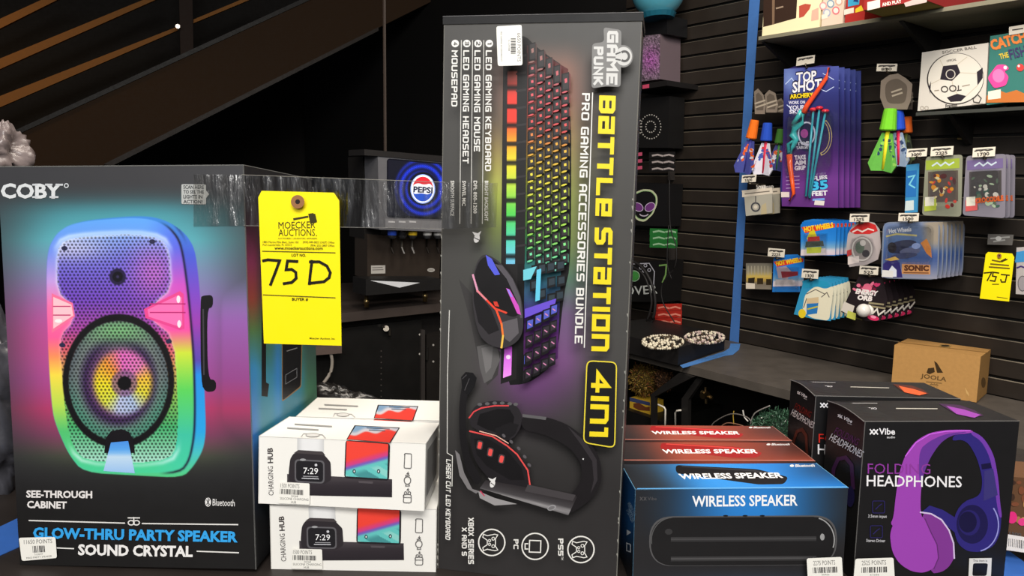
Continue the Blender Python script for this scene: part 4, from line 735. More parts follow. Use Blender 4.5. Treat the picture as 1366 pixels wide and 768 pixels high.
for lab, px, num, t in (('white 850 price card above the green and blue foam rockets', tag4(1170, 85, 1197, 95, -.0), '850', .16), ('plain white price card above the purple archery packs', [(1063, 77), (1087, 73), (1086, 84), (1062, 88)], '', .2),
    ('white 3300 price card under the orange and blue foam rockets', tag4(990, 233, 1009, 243), '3300', .2), ('white 1275 price card above the red and silver round blister pack', tag4(1134, 285, 1160, 296, -.0), '1275', .22),
    ('white 1500 price card above the blue gold-lettered blister packs', tag4(1199, 284, 1226, 295, -.0), '1500', .24), ('white 3000 price card above the light blue pack', tag4(1210, 198, 1237, 209), '3000', .2),
    ('pinkish white 2225 price card above the left clear figure pack', tag4(1242, 195.5, 1272, 207.5), '2225', .2), ('white 1700 price card above the right clear figure packs', tag4(1298, 196.5, 1328, 209), '1700', .2),
    ('white 2225 price card above the single small car card', tag4(1025, 331.5, 1047, 342.5, -.08), '2225', .12), ('white 1300 price card above the white stretchy dough cards', tag4(1070, 359, 1092, 371, -.08), '1300', .18), ('white 525 price card above the pink and black fanned cards', tag4(1147, 355, 1172, 366, -.06), '525', .2)): price(lab, px, num, t)
# --- upper shelf
r = thing('wall_shelf', 'upper black wall shelf carrying game cartons above the archery packs', 'shelf', wp(.9, .16, 1.9))
TS = .30; zs = WF(TS).p(1011., 49.)[2]
def sOf(px, py, t): return float((WF(t).p(px, py)-W0) @ sdir)
sA = sOf(1012, 48, TS)
wbox(MB(), sA, sA+1.9, .001, TS, zs-.012, zs, (120, 116, 98), 'satin').build('shelf_board', r)
for px in (1062, 1240): 
    mb = MB(); s = sOf(px, 60, .05); mb.prism([wp(s, .002, zs-.013), wp(s, TS*.9, zs-.013), wp(s, .02, zs-.11), wp(s, .002, zs-.11)], sdir*.012, (26, 24, 22), 'satin'); mb.build('bracket', r)
def carton_wall(name, label, s0, s1, t1, depth_, z0, z1, col, art=None, cat='box', mat='print'):
    o = wp((s0+s1)/2, t1-depth_/2, z0); r = thing(name, label, cat, o); mb = wbox(MB(), s0, s1, t1-depth_, t1, z0, z1, col, mat); f = WF(t1)
    if art: art(mb, f)
    mb.build('carton', r); return r
def a1(mb, f):
    mb.poly(f, [(1019, -30), (1018, 36), (1030, 33), (1062, 24), (1065, -30)], (52, 36, 28)); mb.poly(f, [(1030, -30), (1030, 33), (1033, 32), (1034, -30)], (120, 96, 76)); mb.strokes(f, [[(1036, 11), (1044, 9)]], 2, (150, 130, 110)); mb.poly(f, [(1066, 8), (1074, 5), (1082, 6), (1080, 12), (1072, 22), (1066, 24)], (176, 76, 60)); mb.poly(f, [(1083, 14), (1092, 10), (1092, 26), (1082, 28)], (224, 170, 150))
carton_wall('game_carton', 'cream carton with a dark brown cabinet picture on the upper shelf beside the blue tape', sA+.01, sOf(1093, 22, TS), TS-.005, .2, zs+.001, zs+.16, (232, 220, 178), a1)
def a2(mb, f):
    for x, y, c in ((1098, 8, (210, 150, 150)), (1108, 5, (120, 150, 170)), (1119, 2, (200, 160, 140)), (1103, 17, (160, 170, 190)), (1115, 14, (216, 110, 120))): mb.ell(f, x, y, 5, 5.5, c); mb.ell(f, x, y, 3.4, 3.6, (226, 214, 206))
    mb.poly(f, [(1096, 20), (1104, 18), (1104, 24), (1096, 26)], WHT)
carton_wall('toy_carton', 'pale carton printed with coloured rings on the upper shelf', sOf(1094, 22, TS)+.004, sOf(1124, 18, TS), TS-.005, .15, zs+.001, zs+.14, (222, 196, 176), a2)
def a3(mb, f):
    mb.poly(f, [(1132, -20), (1131, 9), (1146, 6), (1148, -20)], (60, 160, 200)); mb.poly(f, [(1138, 2), (1143, -8), (1145, 3)], (30, 60, 120)); mb.poly(f, [(1126, 13), (1139, 10), (1139, 17), (1126, 20)], WHT); mb.poly(f, [(1141, 12), (1149, 7), (1152, 14), (1141, 17)], (236, 206, 50))
carton_wall('toy_carton', 'red and blue toy carton with yellow flash on the upper shelf', sOf(1125, 18, TS)+.004, sOf(1153, 13, TS), TS-.005, .15, zs+.001, zs+.15, (170, 44, 38), a3)
def a4(mb, f):
    mb.poly(f, [(1157, 3), (1174, -1), (1174, 10), (1157, 14)], WHT); mb.text(f, 'AND PLAY', (1177, 8.5), (1203, 3.5), 4.5, (236, 226, 216), .03); mb.poly(f, [(1206, 4), (1228, -4), (1238, -6), (1236, 3), (1208, 9)], (196, 176, 170))
carton_wall('game_carton', 'large red game carton overhanging the upper shelf, its brown underside showing', sOf(1156, 20, TS+.1), sOf(1238, 5, TS+.1), TS+.12, .40, zs+.001, zs+.2, (150, 40, 40), a4, mat='print')
mb = MB(); s_a, s_b = sOf(1156, 20, TS+.1), sOf(1238, 5, TS+.1); mb.face([wp(s_a, .03, zs-.0005), wp(s_b, .03, zs-.0005), wp(s_b, TS+.12, zs-.0005), wp(s_a, TS+.12, zs-.0005)], (150, 132, 66), 'cardboard'); mb.build('base_flap', [o for o in bpy.data.objects if o.get('label', '').startswith('large red game carton')][0])['label'] = 'brown cardboard underside'
# --- second shelf with football and fish game
r = thing('wall_shelf', 'lower dark wall shelf carrying the boxed football', 'shelf', wp(1.2, .1, 1.5))
TS2 = .2; z2 = WF(TS2).p(1222., 150.)[2]; s2 = sOf(1222, 150, TS2)
wbox(MB(), s2, s2+1.0, .001, TS2, z2-.01, z2, (64, 66, 62), 'gloss').build('shelf_board', r)
mb = MB(); s = sOf(1280, 160, .08); mb.prism([wp(s, .002, z2-.011), wp(s, TS2*.85, z2-.011), wp(s, .02, z2-.09), wp(s, .002, z2-.09)], sdir*.014, (24, 22, 21), 'satin'); mb.build('bracket', r)
mb = MB(); q = WF(.012).p(1287., 184.); mb.tube([q-sdir*.02, q+sdir*.02], .006, (210, 180, 130), 'metal'); mb.build('bracket_screw', r)
def aball(mb, f):
    mb.text(f, 'SOCCER BALL', (1257, 72), (1303, 64.5), 3.6, (90, 86, 80), .02); BL = (38, 32, 42); mb.ell(f, 1274.5, 105, 38.2, 34.6, (50, 46, 46), n=40, rot=-.12); mb.ell(f, 1275, 104.6, 37, 33.4, (216, 211, 200), n=40, rot=-.12)
    mb.poly(f, [(1258, 88), (1277, 86), (1281, 97), (1270, 108), (1254, 106)], BL); mb.poly(f, [(1303, 96), (1311, 90), (1311, 104), (1304, 114)], BL); mb.poly(f, [(1263, 130), (1277, 125), (1289, 128), (1282, 135), (1268, 136)], BL); mb.poly(f, [(1239, 116), (1242, 108), (1241, 126)], BL)
    for l in ([(1281, 97), (1303, 98)], [(1270, 108), (1272, 120), (1277, 125)], [(1289, 128), (1304, 114)], [(1254, 106), (1242, 112)], [(1258, 88), (1254, 80)], [(1277, 86), (1290, 76)]): mb.strokes(f, [l], .8, (190, 180, 160))
    mb.ring(f, 1268, 99, 6, 6, 1.2, (196, 190, 180), 16); mb.text(f, 'OFFICIAL', (1263, 83), (1276, 80.5), 3, (80, 74, 70), .02)
    for x in (1260, 1271): mb.ring(f, x, 119-(x-1260)*.1, 4.2, 3.8, 1.6, (60, 54, 52), 16)
    mb.strokes(f, [[(1278.5, 120.5), (1278.5, 114.5)], [(1277, 120.8), (1282, 120)]], 1.5, (60, 54, 52)); mb.strokes(f, [[(1247, 121), (1252, 120.4)], [(1284, 115), (1293, 113)]], 1.4, (150, 140, 126))
    mb.text(f, 'Franklin', (1261.5, 143.5), (1277, 142), 4.4, (60, 56, 54), .03); mb.strokes(f, [[(1298, 132), (1304, 126), (1309, 131), (1306, 137), (1299, 136), (1298, 132)]], 1.3, (70, 66, 62)); mb.strokes(f, [[(1297, 139.5), (1310, 138)]], 1.4, (150, 144, 134))
    for x in (1230, 1236): mb.ring(f, x, 144, 2.4, 2.4, .8, (160, 152, 140), 10)
f_ = WF(TS2-.004)
r = thing('football_carton', 'white carton with a black and white football on its front, standing on a shelf', 'box', f_.p(1270., 148.)); mb = MB(); q = np.array([(1230, 70), (1318.5, 57), (1314.5, 138), (1224, 148)], float); mb.prism(f_.p(q[:, 0], q[:, 1]), -wn*.16, (206, 201, 192), 'print'); aball(mb, f_); mb.build('carton', r)
def afish(mb, f):
    mb.text(f, 'CATCH', (1323, 67), (1370, 54), 13, (232, 130, 60), .05); mb.text(f, 'THE', (1334, 79), (1346, 76), 7, (220, 190, 60), .03); mb.text(f, 'FISH', (1348, 79), (1370, 73), 13, (60, 50, 100), .02)
    mb.poly(f, rounded([(1317, 104), (1330, 86), (1342, 86), (1347, 92), (1339, 95), (1346, 102), (1342, 114), (1326, 118)], 4), (226, 70, 150)); mb.ell(f, 1332, 101, 8, 9, (240, 120, 180)); mb.ell(f, 1341, 90, 2.4, 2.4, (240, 230, 230)); mb.ell(f, 1361, 90, 5, 5, (206, 60, 60)); mb.ell(f, 1359, 88, 1.6, 1.6, (240, 230, 230))
    mb.poly(f, [(1316, 128), (1330, 119), (1342, 124), (1356, 120), (1372, 127), (1372, 136), (1316, 137)], (190, 110, 50)); mb.poly(f, [(1318, 122), (1335, 119), (1335, 131), (1318, 133)], WHT)
r = thing('fishing_game_carton', 'teal fishing game carton with a pink fish, right of the boxed football', 'box', f_.p(1345., 140.)); mb = MB(); q = np.array([(1321, 48), (1400, 36), (1398, 130), (1316, 140)], float); mb.prism(f_.p(q[:, 0], q[:, 1]), -wn*.07, (52, 116, 108), 'print'); f_.k = 50; afish(mb, f_); mb.build('carton', r)
r = thing('shelf_label', 'white shelf price label at the top of the fishing game carton', 'label', WF(.1).p(1360., 38.)); mb = MB(); plate(mb, WF(.201), [(1346, 36), (1380, 30), (1380, 41), (1346, 47)], .001, WHT); ff = WF(.201); mb.strokes(ff, [[(1351, 40), (1364, 38)]], 1.6, INKK); mb.build('card', r)
# --- archery packs
def pack(name, label, cat, t, outline, col, art, group=None, thick=.003, blister=None, bt=.03):
    f = WF(t); P = np.array(outline, float); r = thing(name, label, cat, f.p(P[:, 0].mean(), P[:, 1].max()), group)
    mb = MB(); plate(mb, f, P, thick, col); f.k = 4; art(mb, f); mb.build('backing_card', r)
    if blister is not None:
        mb = MB(); q = np.array(blister, float); c = q.mean(0); o = f.p(q[:, 0], q[:, 1], .003+f.k*2.5e-5); i_ = (q-c)*.9+c; n = f.p(i_[:, 0], i_[:, 1], bt); k = len(q)
        mb.raw(np.vstack([o, n]), [[j, (j+1) % k, k+(j+1) % k, k+j] for j in range(k)]+[list(range(k, 2*k))], (230, 230, 230), 'blister'); mb.build('blister', r)['label'] = 'clear plastic blister'
    return r
def stack(r, n, vec, lab, M0=None, group=None):
    M0 = r.matrix_world.copy(); out = [r]
    for k in range(1, n): out.append(dup(r, Matrix.Translation(np.asarray(vec)*k) @ M0, lab(k), group))
    return out
def aarch(mb, f):
    mb.grid(f, [(1046, 92), (1119, 88), (1118, 277), (1043, 275)], 20, 44, lambda X, Y: mixc(ramp(Y, [(88, (84, 96, 176)), (125, (48, 54, 120)), (170, (36, 34, 80)), (205, (66, 34, 100)), (240, (112, 58, 142)), (277, (96, 48, 122))]), (150, 180, 235), np.exp(-((X-1052-(Y-95)*.1)/12)**2)*np.exp(-((Y-105)/22)**2)*.6))
    for l in ([(1048, 112), (1056, 104), (1060, 110)], [(1092, 118), (1102, 122), (1112, 116)], [(1050, 140), (1060, 150)], [(1098, 98), (1112, 106)]): mb.strokes(f, [l], 1, (196, 214, 250))
    mb.text(f, 'TOP', (1061, 110.5), (1090, 107), 13.5, (18, 18, 60), .07, .15); mb.text(f, 'SHOT', (1056, 124), (1097, 119), 15, (18, 18, 60), .07, .15); mb.text(f, 'TOP', (1062, 110), (1089, 106.5), 12.5, (240, 240, 246), .03, .15); mb.text(f, 'SHOT', (1057, 123.5), (1096, 118.5), 13.5, (240, 240, 246), .03, .15); mb.poly(f, [(1053, 126), (1082, 123), (1082, 130), (1053, 133)], (40, 36, 20)); mb.text(f, 'ARCHERY', (1054, 131.5), (1085, 129), 5.6, (244, 214, 40), .04)
    for t, x, y, h in (('WORK ON', 1052, 139, 4), ('YOUR', 1052, 146.5, 5.5), ('SKILL', 1053, 151.5, 4.5)): mb.text(f, t, (x, y), (x+22, y-1), h, (224, 222, 240), .03)
    mb.ell(f, 1076, 178, 14, 24, (34, 30, 70)); mb.ring(f, 1076, 178, 11, 15, 2, (210, 206, 230), 20); mb.ell(f, 1073, 178, 5, 6, (170, 70, 150)); mb.text(f, 'TOP', (1063, 194), (1080, 192), 4, (230, 228, 240), .03); mb.text(f, 'TARGET', (1062, 199), (1081, 197.5), 3.6, (230, 228, 240), .03)
    mb.ring(f, 1092, 182, 16, 24, 4, (214, 190, 120), 20, -60, 80); mb.ring(f, 1092, 182, 16, 24, 2.2, (60, 40, 110), 20, -55, 75)
    for t, y in (('TAKE', 213), ('AIM', 220), ('GRIP', 227)): mb.text(f, t, (1060, y), (1075, y-1), 5.5, (236, 232, 244), .04)
    for y in (236, 241, 246, 251): mb.strokes(f, [[(1049, y), (1066, y-1)]], 1, (190, 160, 214))
    mb.text(f, 'FLIES', (1085, 241), (1104, 239), 5.5, (240, 240, 246), .04); mb.text(f, '35', (1082, 254), (1106, 251.5), 12, (20, 30, 90), .09); mb.text(f, '35', (1083, 253.5), (1105, 251), 11, (70, 190, 235), .04); mb.text(f, 'FEET', (1083, 261), (1104, 260), 6, (240, 240, 246), .04); mb.poly(f, [(1084, 265), (1100, 264), (1100, 267), (1084, 268)], (120, 160, 230)); mb.poly(f, [(1042, 256), (1053, 256), (1053, 263), (1042, 263)], (232, 216, 210)); mb.poly(f, [(1087, 267), (1100, 268), (1099, 274), (1086, 273)], (226, 220, 214))
OUT = [(1050, 92), (1060, 88.5), (1080, 90), (1095, 87), (1108, 87.5), (1117, 91), (1119, 130), (1118, 277), (1108, 276), (1043, 274), (1041, 250)]
r = pack('archery_set', 'purple and blue archery set card at the front of the hanging stack', 'toy', .19, OUT, (52, 46, 110), aarch, 'archery set cards')
f = WF(.19)
def limb(pts, rr, col, nm, lab=None):
    mb = MB(); q = np.array(pts, float); mb.tube(f.p(q[:, 0], q[:, 1], .012), np.array(rr)*f.size(1080, 180, 1), col, 'gloss', 8); o = mb.build(nm, r, smooth=True)
    if lab: o['label'] = lab
limb([(1106, 90), (1102, 104), (1090, 122), (1077, 140), (1072, 150)], [1.8, 2.6, 3, 3.4, 4], (236, 84, 48), 'bow_limb', 'orange upper limb of the toy bow'); limb([(1053, 206), (1054, 222), (1057, 244), (1059, 258), (1053, 268)], [4, 3.6, 3, 2.4, 1.6], (240, 92, 40), 'bow_limb', 'orange lower limb of the toy bow')
limb([(1070, 148), (1063, 158), (1058, 166)], [4, 3, 3.4], (70, 196, 196), 'bow_grip', 'turquoise grip of the toy bow'); limb([(1072, 152), (1070, 164), (1060, 170), (1058, 180), (1062, 186), (1058, 196), (1053, 206)], [2.6, 3, 5, 5.4, 4, 3, 4], (64, 190, 192), 'bow_grip', 'turquoise grip of the toy bow'); limb([(1060, 186), (1052, 192), (1053, 206)], [2.6, 2.6, 3], (64, 190, 192), 'bow_grip', 'turquoise grip of the toy bow')
for (a, b_) in (((1085, 148), (1075, 262)), ((1093, 146), (1079, 262)), ((1101, 150), (1080, 264))):
    limb([a, b_], [1.5, 1.5], (66, 176, 196), 'arrow', 'turquoise toy arrow with red tip'); mb = MB(); mb.ball(f.p(a[0], a[1]-2, .014), .010, (206, 44, 60), 'gloss', 10, 8, (1.3, 1.3, .7)); mb.build('arrow_tip', r, smooth=True)
mb = MB(); q = np.array(rounded([(1048, 150), (1112, 144), (1110, 232), (1046, 240)], 14), float); c = q.mean(0); n_ = len(q); i_ = (q-c)*.92+c; mb.raw(np.vstack([f.p(q[:, 0], q[:, 1], .004), f.p(i_[:, 0], i_[:, 1], .032)]), [[j, (j+1) % n_, n_+(j+1) % n_, n_+j] for j in range(n_)]+[list(range(n_, 2*n_))], (230, 230, 230), 'blister'); mb.build('blister', r)['label'] = 'clear plastic blister'
stack(r, 5, -wn*.037, lambda k: 'purple and blue archery set card, %s from the front of the hanging stack' % ORD[k])
# --- foam rockets
def rocket(label, t, top, bot, w, cap, fins, stripe, card, group='hanging foam rockets'):
    f = WF(t); r = thing('foam_rocket', label, 'toy', f.p(*bot), group); (x0, y0), (x1, y1) = top, bot; px = f.size(x0, y0, 1)
    P = np.array(card, float); mb = MB(); plate(mb, f.off(-.02), P, .002, (132, 120, 108)); g = f.off(-.02); g.k = 5; c = P.mean(0)
    mb.poly(g, (P-c)*.7+c, (98, 88, 78)); mb.strokes(g, [[c+[-6, 3], c+[6, -1]], [c+[-5, 8], c+[7, 4]]], 2.2, (176, 164, 146)); mb.build('header_card', r)['label'] = 'grey printed header card'
    v = np.array([x1-x0, y1-y0], float); L = np.hypot(*v); v /= L; nn = np.array([-v[1], v[0]])
    a, b_ = f.p(x0, y0), f.p(x0+v[0]*L*.36, y0+v[1]*L*.36)
    mb = MB(); mb.tube([a, a*.9+b_*.1, b_*.95+a*.05, b_], np.array([w*.40, w*.44, w*.56, w*.5])*px, cap, 'matte', 14); mb.build('foam_nose', r, smooth=False)
    mb = MB(); mb.tube([b_, f.p(*bot)], np.array([w*.16, w*.12])*px, stripe, 'satin', 8); mb.build('tail_tube', r, smooth=True)
    rnd = random.Random(int(x0))
    for k, (sd, dz) in enumerate(((-1, .012), (1, .012), (.35, -.02))):
        mb = MB(); base = np.array([x0, y0])+v*L*.4; tip = np.array([x0, y0])+v*L*1.04
        q = np.array([base, base+nn*sd*-w*.35, tip+nn*sd*-w*1.0-v*L*.12, tip+nn*sd*-w*.72, tip-v*L*.02]); P3 = f.p(q[:, 0], q[:, 1]) ; P3 = P3+wn*dz*np.array([0, .3, 1, 1, .2])[:, None]
        mb.prism(P3, -wn*.006, fins[0], 'matte'); nrm = np.cross(P3[1]-P3[0], P3[2]-P3[0]); nrm /= np.linalg.norm(nrm); nrm *= np.sign(nrm @ wn)
        ff = Face(P3[0]+nrm*.0006, nrm); ctr = q.mean(0)
        for j in range(13):
            a_ = rnd.random(); b2 = rnd.random()*.8; pt = q[0]*(1-a_)+((q[2]*(1-b2)+q[3]*b2))*a_; pt = pt*.8+ctr*.2; mb.ell(ff, pt[0], pt[1], 1.2+rnd.random()*1.6, 1.5+rnd.random()*2.4, fins[1+j % 2], 'matte', n=9, rot=rnd.random()*3)
        mb.build('fin', r)
    return r
G1 = [(1006, 122), (1011, 118), (1018, 126), (1021, 140), (1020, 152), (1007, 152)]
rocket('orange-nosed foam rocket with blue and orange fins beside the blue tape', .16, (1007, 160), (993, 229), 13, (236, 112, 28), [(70, 76, 150), (226, 96, 40), (216, 214, 220)], (60, 60, 140), G1)
rocket('blue-nosed foam rocket with red tail beside the purple archery packs', .15, (1024, 164), (1018, 231), 14, (34, 74, 180), [(216, 214, 226), (70, 90, 170), (190, 60, 70)], (204, 44, 74), [(1020, 126), (1026, 120), (1034, 124), (1038, 140), (1036, 150), (1022, 150)])
rocket('dark green foam rocket half hidden behind the purple archery packs', .11, (1042, 172), (1036, 226), 12, (58, 108, 42), [(60, 64, 120), (190, 90, 50), (200, 200, 210)], (60, 120, 60), [(1036, 134), (1042, 131), (1047, 138), (1047, 150), (1036, 150)])
CC = [(1175, 108), (1186, 100), (1198, 98), (1208, 104), (1217, 112), (1215, 134), (1210, 146), (1180, 146), (1174, 130)]
rocket('green-nosed foam rocket with yellow tail, front of the middle group', .17, (1188, 145), (1178, 226), 19, (118, 206, 46), [(96, 170, 70), (40, 70, 90), (140, 200, 90)], (228, 214, 40), CC)
rocket('blue-nosed foam rocket with red tail behind the green-nosed one', .13, (1198, 148), (1199, 220), 16, (36, 78, 200), [(150, 170, 200), (60, 80, 120), (190, 200, 200)], (214, 36, 76), [(1188, 110), (1200, 104), (1209, 108), (1207, 140), (1192, 142)])
rocket('orange-nosed foam rocket at the back right of the middle group', .09, (1210, 156), (1207, 216), 14, (206, 94, 34), [(60, 66, 50), (40, 44, 40), (80, 100, 60)], (90, 100, 50), [(1204, 120), (1212, 118), (1218, 124), (1217, 146), (1205, 146)])
mb = MB(); g = WF(.17); 
# --- small clear key-ring cards
def akey(mb, f):
    mb.poly(f, [(990, 254), (1030, 250), (1031, 258), (990, 263)], (226, 214, 196)); mb.text(f, 'Snap', (1009, 252), (1022, 250.5), 5.5, (230, 224, 214), .03); mb.strokes(f, [[(994, 258.5), (1026, 255)]], 1.4, (120, 112, 100)); mb.ring(f, 1008, 276, 5.5, 5.5, 2, (70, 70, 76), 18); mb.ell(f, 1008, 276, 2.5, 2.5, (216, 206, 190)); mb.strokes(f, [[(1008, 262), (1008, 270)]], 1.4, (90, 88, 90)); mb.poly(f, [(1016, 274), (1022, 270), (1023, 285), (1015, 286)], (190, 176, 140))
r = pack('key_ring_card', 'pale card with a round dark key ring, below the orange-nosed foam rocket', 'card', .14, [(989, 254), (1030, 250), (1030, 284), (995, 288), (993, 264)], (176, 172, 158), akey, 'pale key ring cards')
stack(r, 2, -wn*.05, lambda k: 'pale key ring card hanging behind the first one')
# --- figure packs under the football
def afig(cols, word):
    def art(mb, f):
        x0, x1 = cols['x']; m = (x0+x1)/2; y = 268
        mb.poly(f, [(x0+3, 214), (x1-4, 211), (x1-4, 224), (x0+3, 227)], cols['head']); mb.strokes(f, [[(m-14, 221), (m-8, 217), (m-3, 221), (m+3, 216.5), (m+8, 220), (m+14, 216.5)]], 2, (190, 206, 216)); mb.poly(f, [(x0+6, 229), (x1-6, 227), (x1-6, 268), (x0+6, 270)], cols['bg'])
        for k in range(26): rx, ry = random.uniform(x0+10, x1-10), random.uniform(232, 276); mb.ell(f, rx, ry, random.uniform(1.5, 5), random.uniform(1.2, 4), cols['fig'][k % len(cols['fig'])], n=9, rot=random.random()*3)
        mb.poly(f, [(x0+1, 267), (x0+17, 265), (x0+17, 280), (x0+1, 282)], cols['tag']); mb.poly(f, [(x0+2, 263), (x0+14, 262), (x0+14, 274), (x0+2, 275)], (224, 222, 206))
        if cols.get('foot'): mb.text(f, cols['foot'], (x0+14, 271), (x1-3, 267), 6.5, (214, 96, 40), .05)
    return art
r = pack('figure_pack', 'light blue carded pack at the left of the clear figure packs', 'toy', .17, [(1209, 220), (1226, 218), (1224, 283), (1207, 284)], (60, 140, 190), lambda mb, f: (mb.poly(f, [(1209, 228), (1223, 227), (1222, 262), (1208, 263)], (40, 110, 180)), mb.poly(f, [(1208, 268), (1219, 267), (1219, 280), (1207, 281)], (200, 214, 216)), mb.strokes(f, [[(1212, 236), (1220, 234), (1213, 246), (1220, 250)]], 2, (120, 200, 220))))
r = pack('figure_pack', 'clear figure pack with red and yellow figure, left of the dinosaur-green one', 'toy', .19, rounded([(1235, 209), (1284, 206), (1282, 289), (1230, 287)], 5), (136, 138, 120), afig(dict(x=(1232, 1284), head=(150, 170, 60), bg=(92, 80, 74), fig=[(206, 60, 50), (226, 150, 40), (224, 210, 160), (90, 40, 40)], tag=(176, 190, 70)), 'MONSTER'), None, .003, rounded([(1240, 226), (1278, 224), (1276, 272), (1238, 274)], 8), .05)
r = pack('figure_pack', 'clear figure pack with pale green figure, front of its row of copies', 'toy', .19, rounded([(1289, 208), (1342, 205), (1341, 291), (1284, 287)], 5), (126, 122, 134), afig(dict(x=(1287, 1342), head=(110, 96, 140), bg=(70, 66, 66), fig=[(170, 190, 160), (90, 110, 90), (210, 206, 196), (60, 90, 80)], tag=(206, 90, 90), foot='CROCODILE'), 'CREATURE'), 'clear figure packs with pale green figures', .003, rounded([(1294, 226), (1334, 224), (1333, 266), (1292, 268)], 8), .03)
stack(r, 3, -wn*.035, lambda k: 'clear figure pack with pale green figure, %s from the front' % ORD[k])
# --- carded toy cars
def acar(dx, dy, s, num, car):
    def T(P): return [(1069+dx+(x-1069)*s, 293+dy+(y-293)*s) for x, y in P]
    def art(mb, f):
        mb.grid(f, T([(1070, 296), (1116, 294), (1114, 340), (1068, 341)]), 8, 14, lambda X, Y: ramp((Y-293-dy)/s+293, [(293, (20, 110, 200)), (320, (40, 130, 214)), (331, (130, 170, 200)), (334, (214, 206, 214)), (341, (206, 190, 206))])); (a, b_) = T([(1073, 309), (1112, 303)])
        mb.poly(f, T([(1069, 303), (1076, 302), (1114, 298), (1114, 303), (1074, 311)]), (214, 60, 40)); mb.text(f, 'HOT WHEELS', a, b_, 6.5*s, (246, 206, 40), .05); mb.poly(f, T([(1069, 333), (1101, 331), (1101, 340), (1068, 340)]), (226, 214, 216))
        for P, c in car: mb.poly(f, T(P), c)
    return art, T
art, T = acar(0, 0, 1, 1, [([(1080, 309), (1086, 306), (1090, 316), (1094, 322), (1080, 324), (1076, 318)], (206, 196, 40)), ([(1078, 316), (1093, 315), (1094, 321), (1077, 322)], (190, 50, 40)), ([(1075, 322), (1098, 321), (1099, 328), (1074, 330)], (70, 80, 70)), ([(1076, 330), (1096, 329), (1095, 337), (1076, 338)], (206, 214, 70))])
r = pack('toy_car_card', 'blue toy car card with a yellow car, front of the stack', 'toy', .17, T([(1068, 300), (1073, 294), (1085, 292), (1116, 295), (1114, 341), (1068, 340)]), (36, 120, 200), art, 'blue toy car cards in a stack', .003, T([(1072, 312), (1104, 311), (1103, 338), (1072, 339)]), .022)
stack(r, 6, -wn*.026, lambda k: 'blue toy car card, %s from the front of the stack' % ORD[k])
art, T = acar(-37, 47, .88, 2, [([(1073, 312), (1088, 310), (1096, 318), (1090, 330), (1076, 328)], (176, 160, 170)), ([(1080, 318), (1106, 318), (1106, 324), (1082, 328)], (140, 40, 50)), ([(1072, 330), (1098, 330), (1098, 338), (1072, 338)], (200, 190, 190))])
r = pack('toy_car_card', 'single blue toy car card with a red and silver car, hanging lower left', 'toy', .1, T([(1069, 298), (1074, 293), (1105, 292), (1110, 296), (1109, 349), (1067, 349)]), (40, 120, 200), art, None, .003, T([(1071, 311), (1108, 311), (1107, 346), (1070, 346)]), .02)
def aled(mb, f):
    mb.grid(f, [(996, 352), (1030, 351), (1029, 386), (995, 385)], 10, 12, lambda X, Y: ramp(Y, [(351, (110, 106, 96)), (362, (150, 142, 120)), (368, (206, 180, 96)), (373, (190, 156, 70)), (378, (120, 110, 96)), (386, (140, 130, 116))])); mb.poly(f, [(998, 371), (1007, 370), (1006, 379), (998, 380)], (44, 36, 24)); mb.poly(f, [(1010, 371), (1018, 371), (1018, 379), (1010, 379)], (56, 44, 26)); mb.poly(f, [(1022, 372), (1029, 372), (1029, 380), (1022, 380)], (50, 40, 24)); mb.poly(f, [(995, 377), (1007, 378), (1007, 385), (995, 385)], (226, 214, 196))
    for k in range(7): mb.strokes(f, [[(998+k*4.4, 355), (998+k*4.4, 366)]], .9, (176, 168, 148))
pack('light_strip_card', 'grey card of glowing light strips beside the blue tape', 'card', .08, [(995, 351), (1030, 351), (1029, 386), (995, 385)], (120, 114, 104), aled)
# --- red and silver round blister pack
def ared(mb, f):
    mb.poly(f, [(1133, 308), (1146, 298), (1158, 296), (1168, 300), (1171, 308), (1160, 312), (1140, 312)], (196, 44, 44)); mb.strokes(f, [[(1138, 309), (1144, 306), (1150, 309), (1158, 305), (1165, 307)]], 2, (226, 206, 200)); mb.ell(f, 1150, 332, 15, 17, (150, 142, 140)); mb.ring(f, 1150, 332, 13, 15, 2, (214, 208, 204)); mb.ell(f, 1147, 330, 6, 8, (96, 110, 96)); mb.ell(f, 1155, 338, 5, 5, (60, 56, 60)); mb.ell(f, 1151, 324, 4, 4, (206, 200, 196)); mb.poly(f, [(1131, 343), (1146, 341), (1146, 350), (1131, 353)], (226, 214, 210)); mb.poly(f, [(1130, 334), (1136, 332), (1136, 340), (1130, 342)], (180, 60, 60))
r = pack('disc_toy_pack', 'red and silver rounded toy blister pack between the car cards and the gold-lettered packs', 'toy', .2, [(1131, 312), (1138, 300), (1152, 294), (1166, 297), (1173, 306), (1175, 330), (1171, 346), (1156, 353), (1133, 356), (1129, 330)], (176, 166, 166), ared, None, .003, [(1136, 318), (1150, 313), (1164, 318), (1168, 332), (1162, 345), (1148, 349), (1136, 344), (1133, 330)], .035)
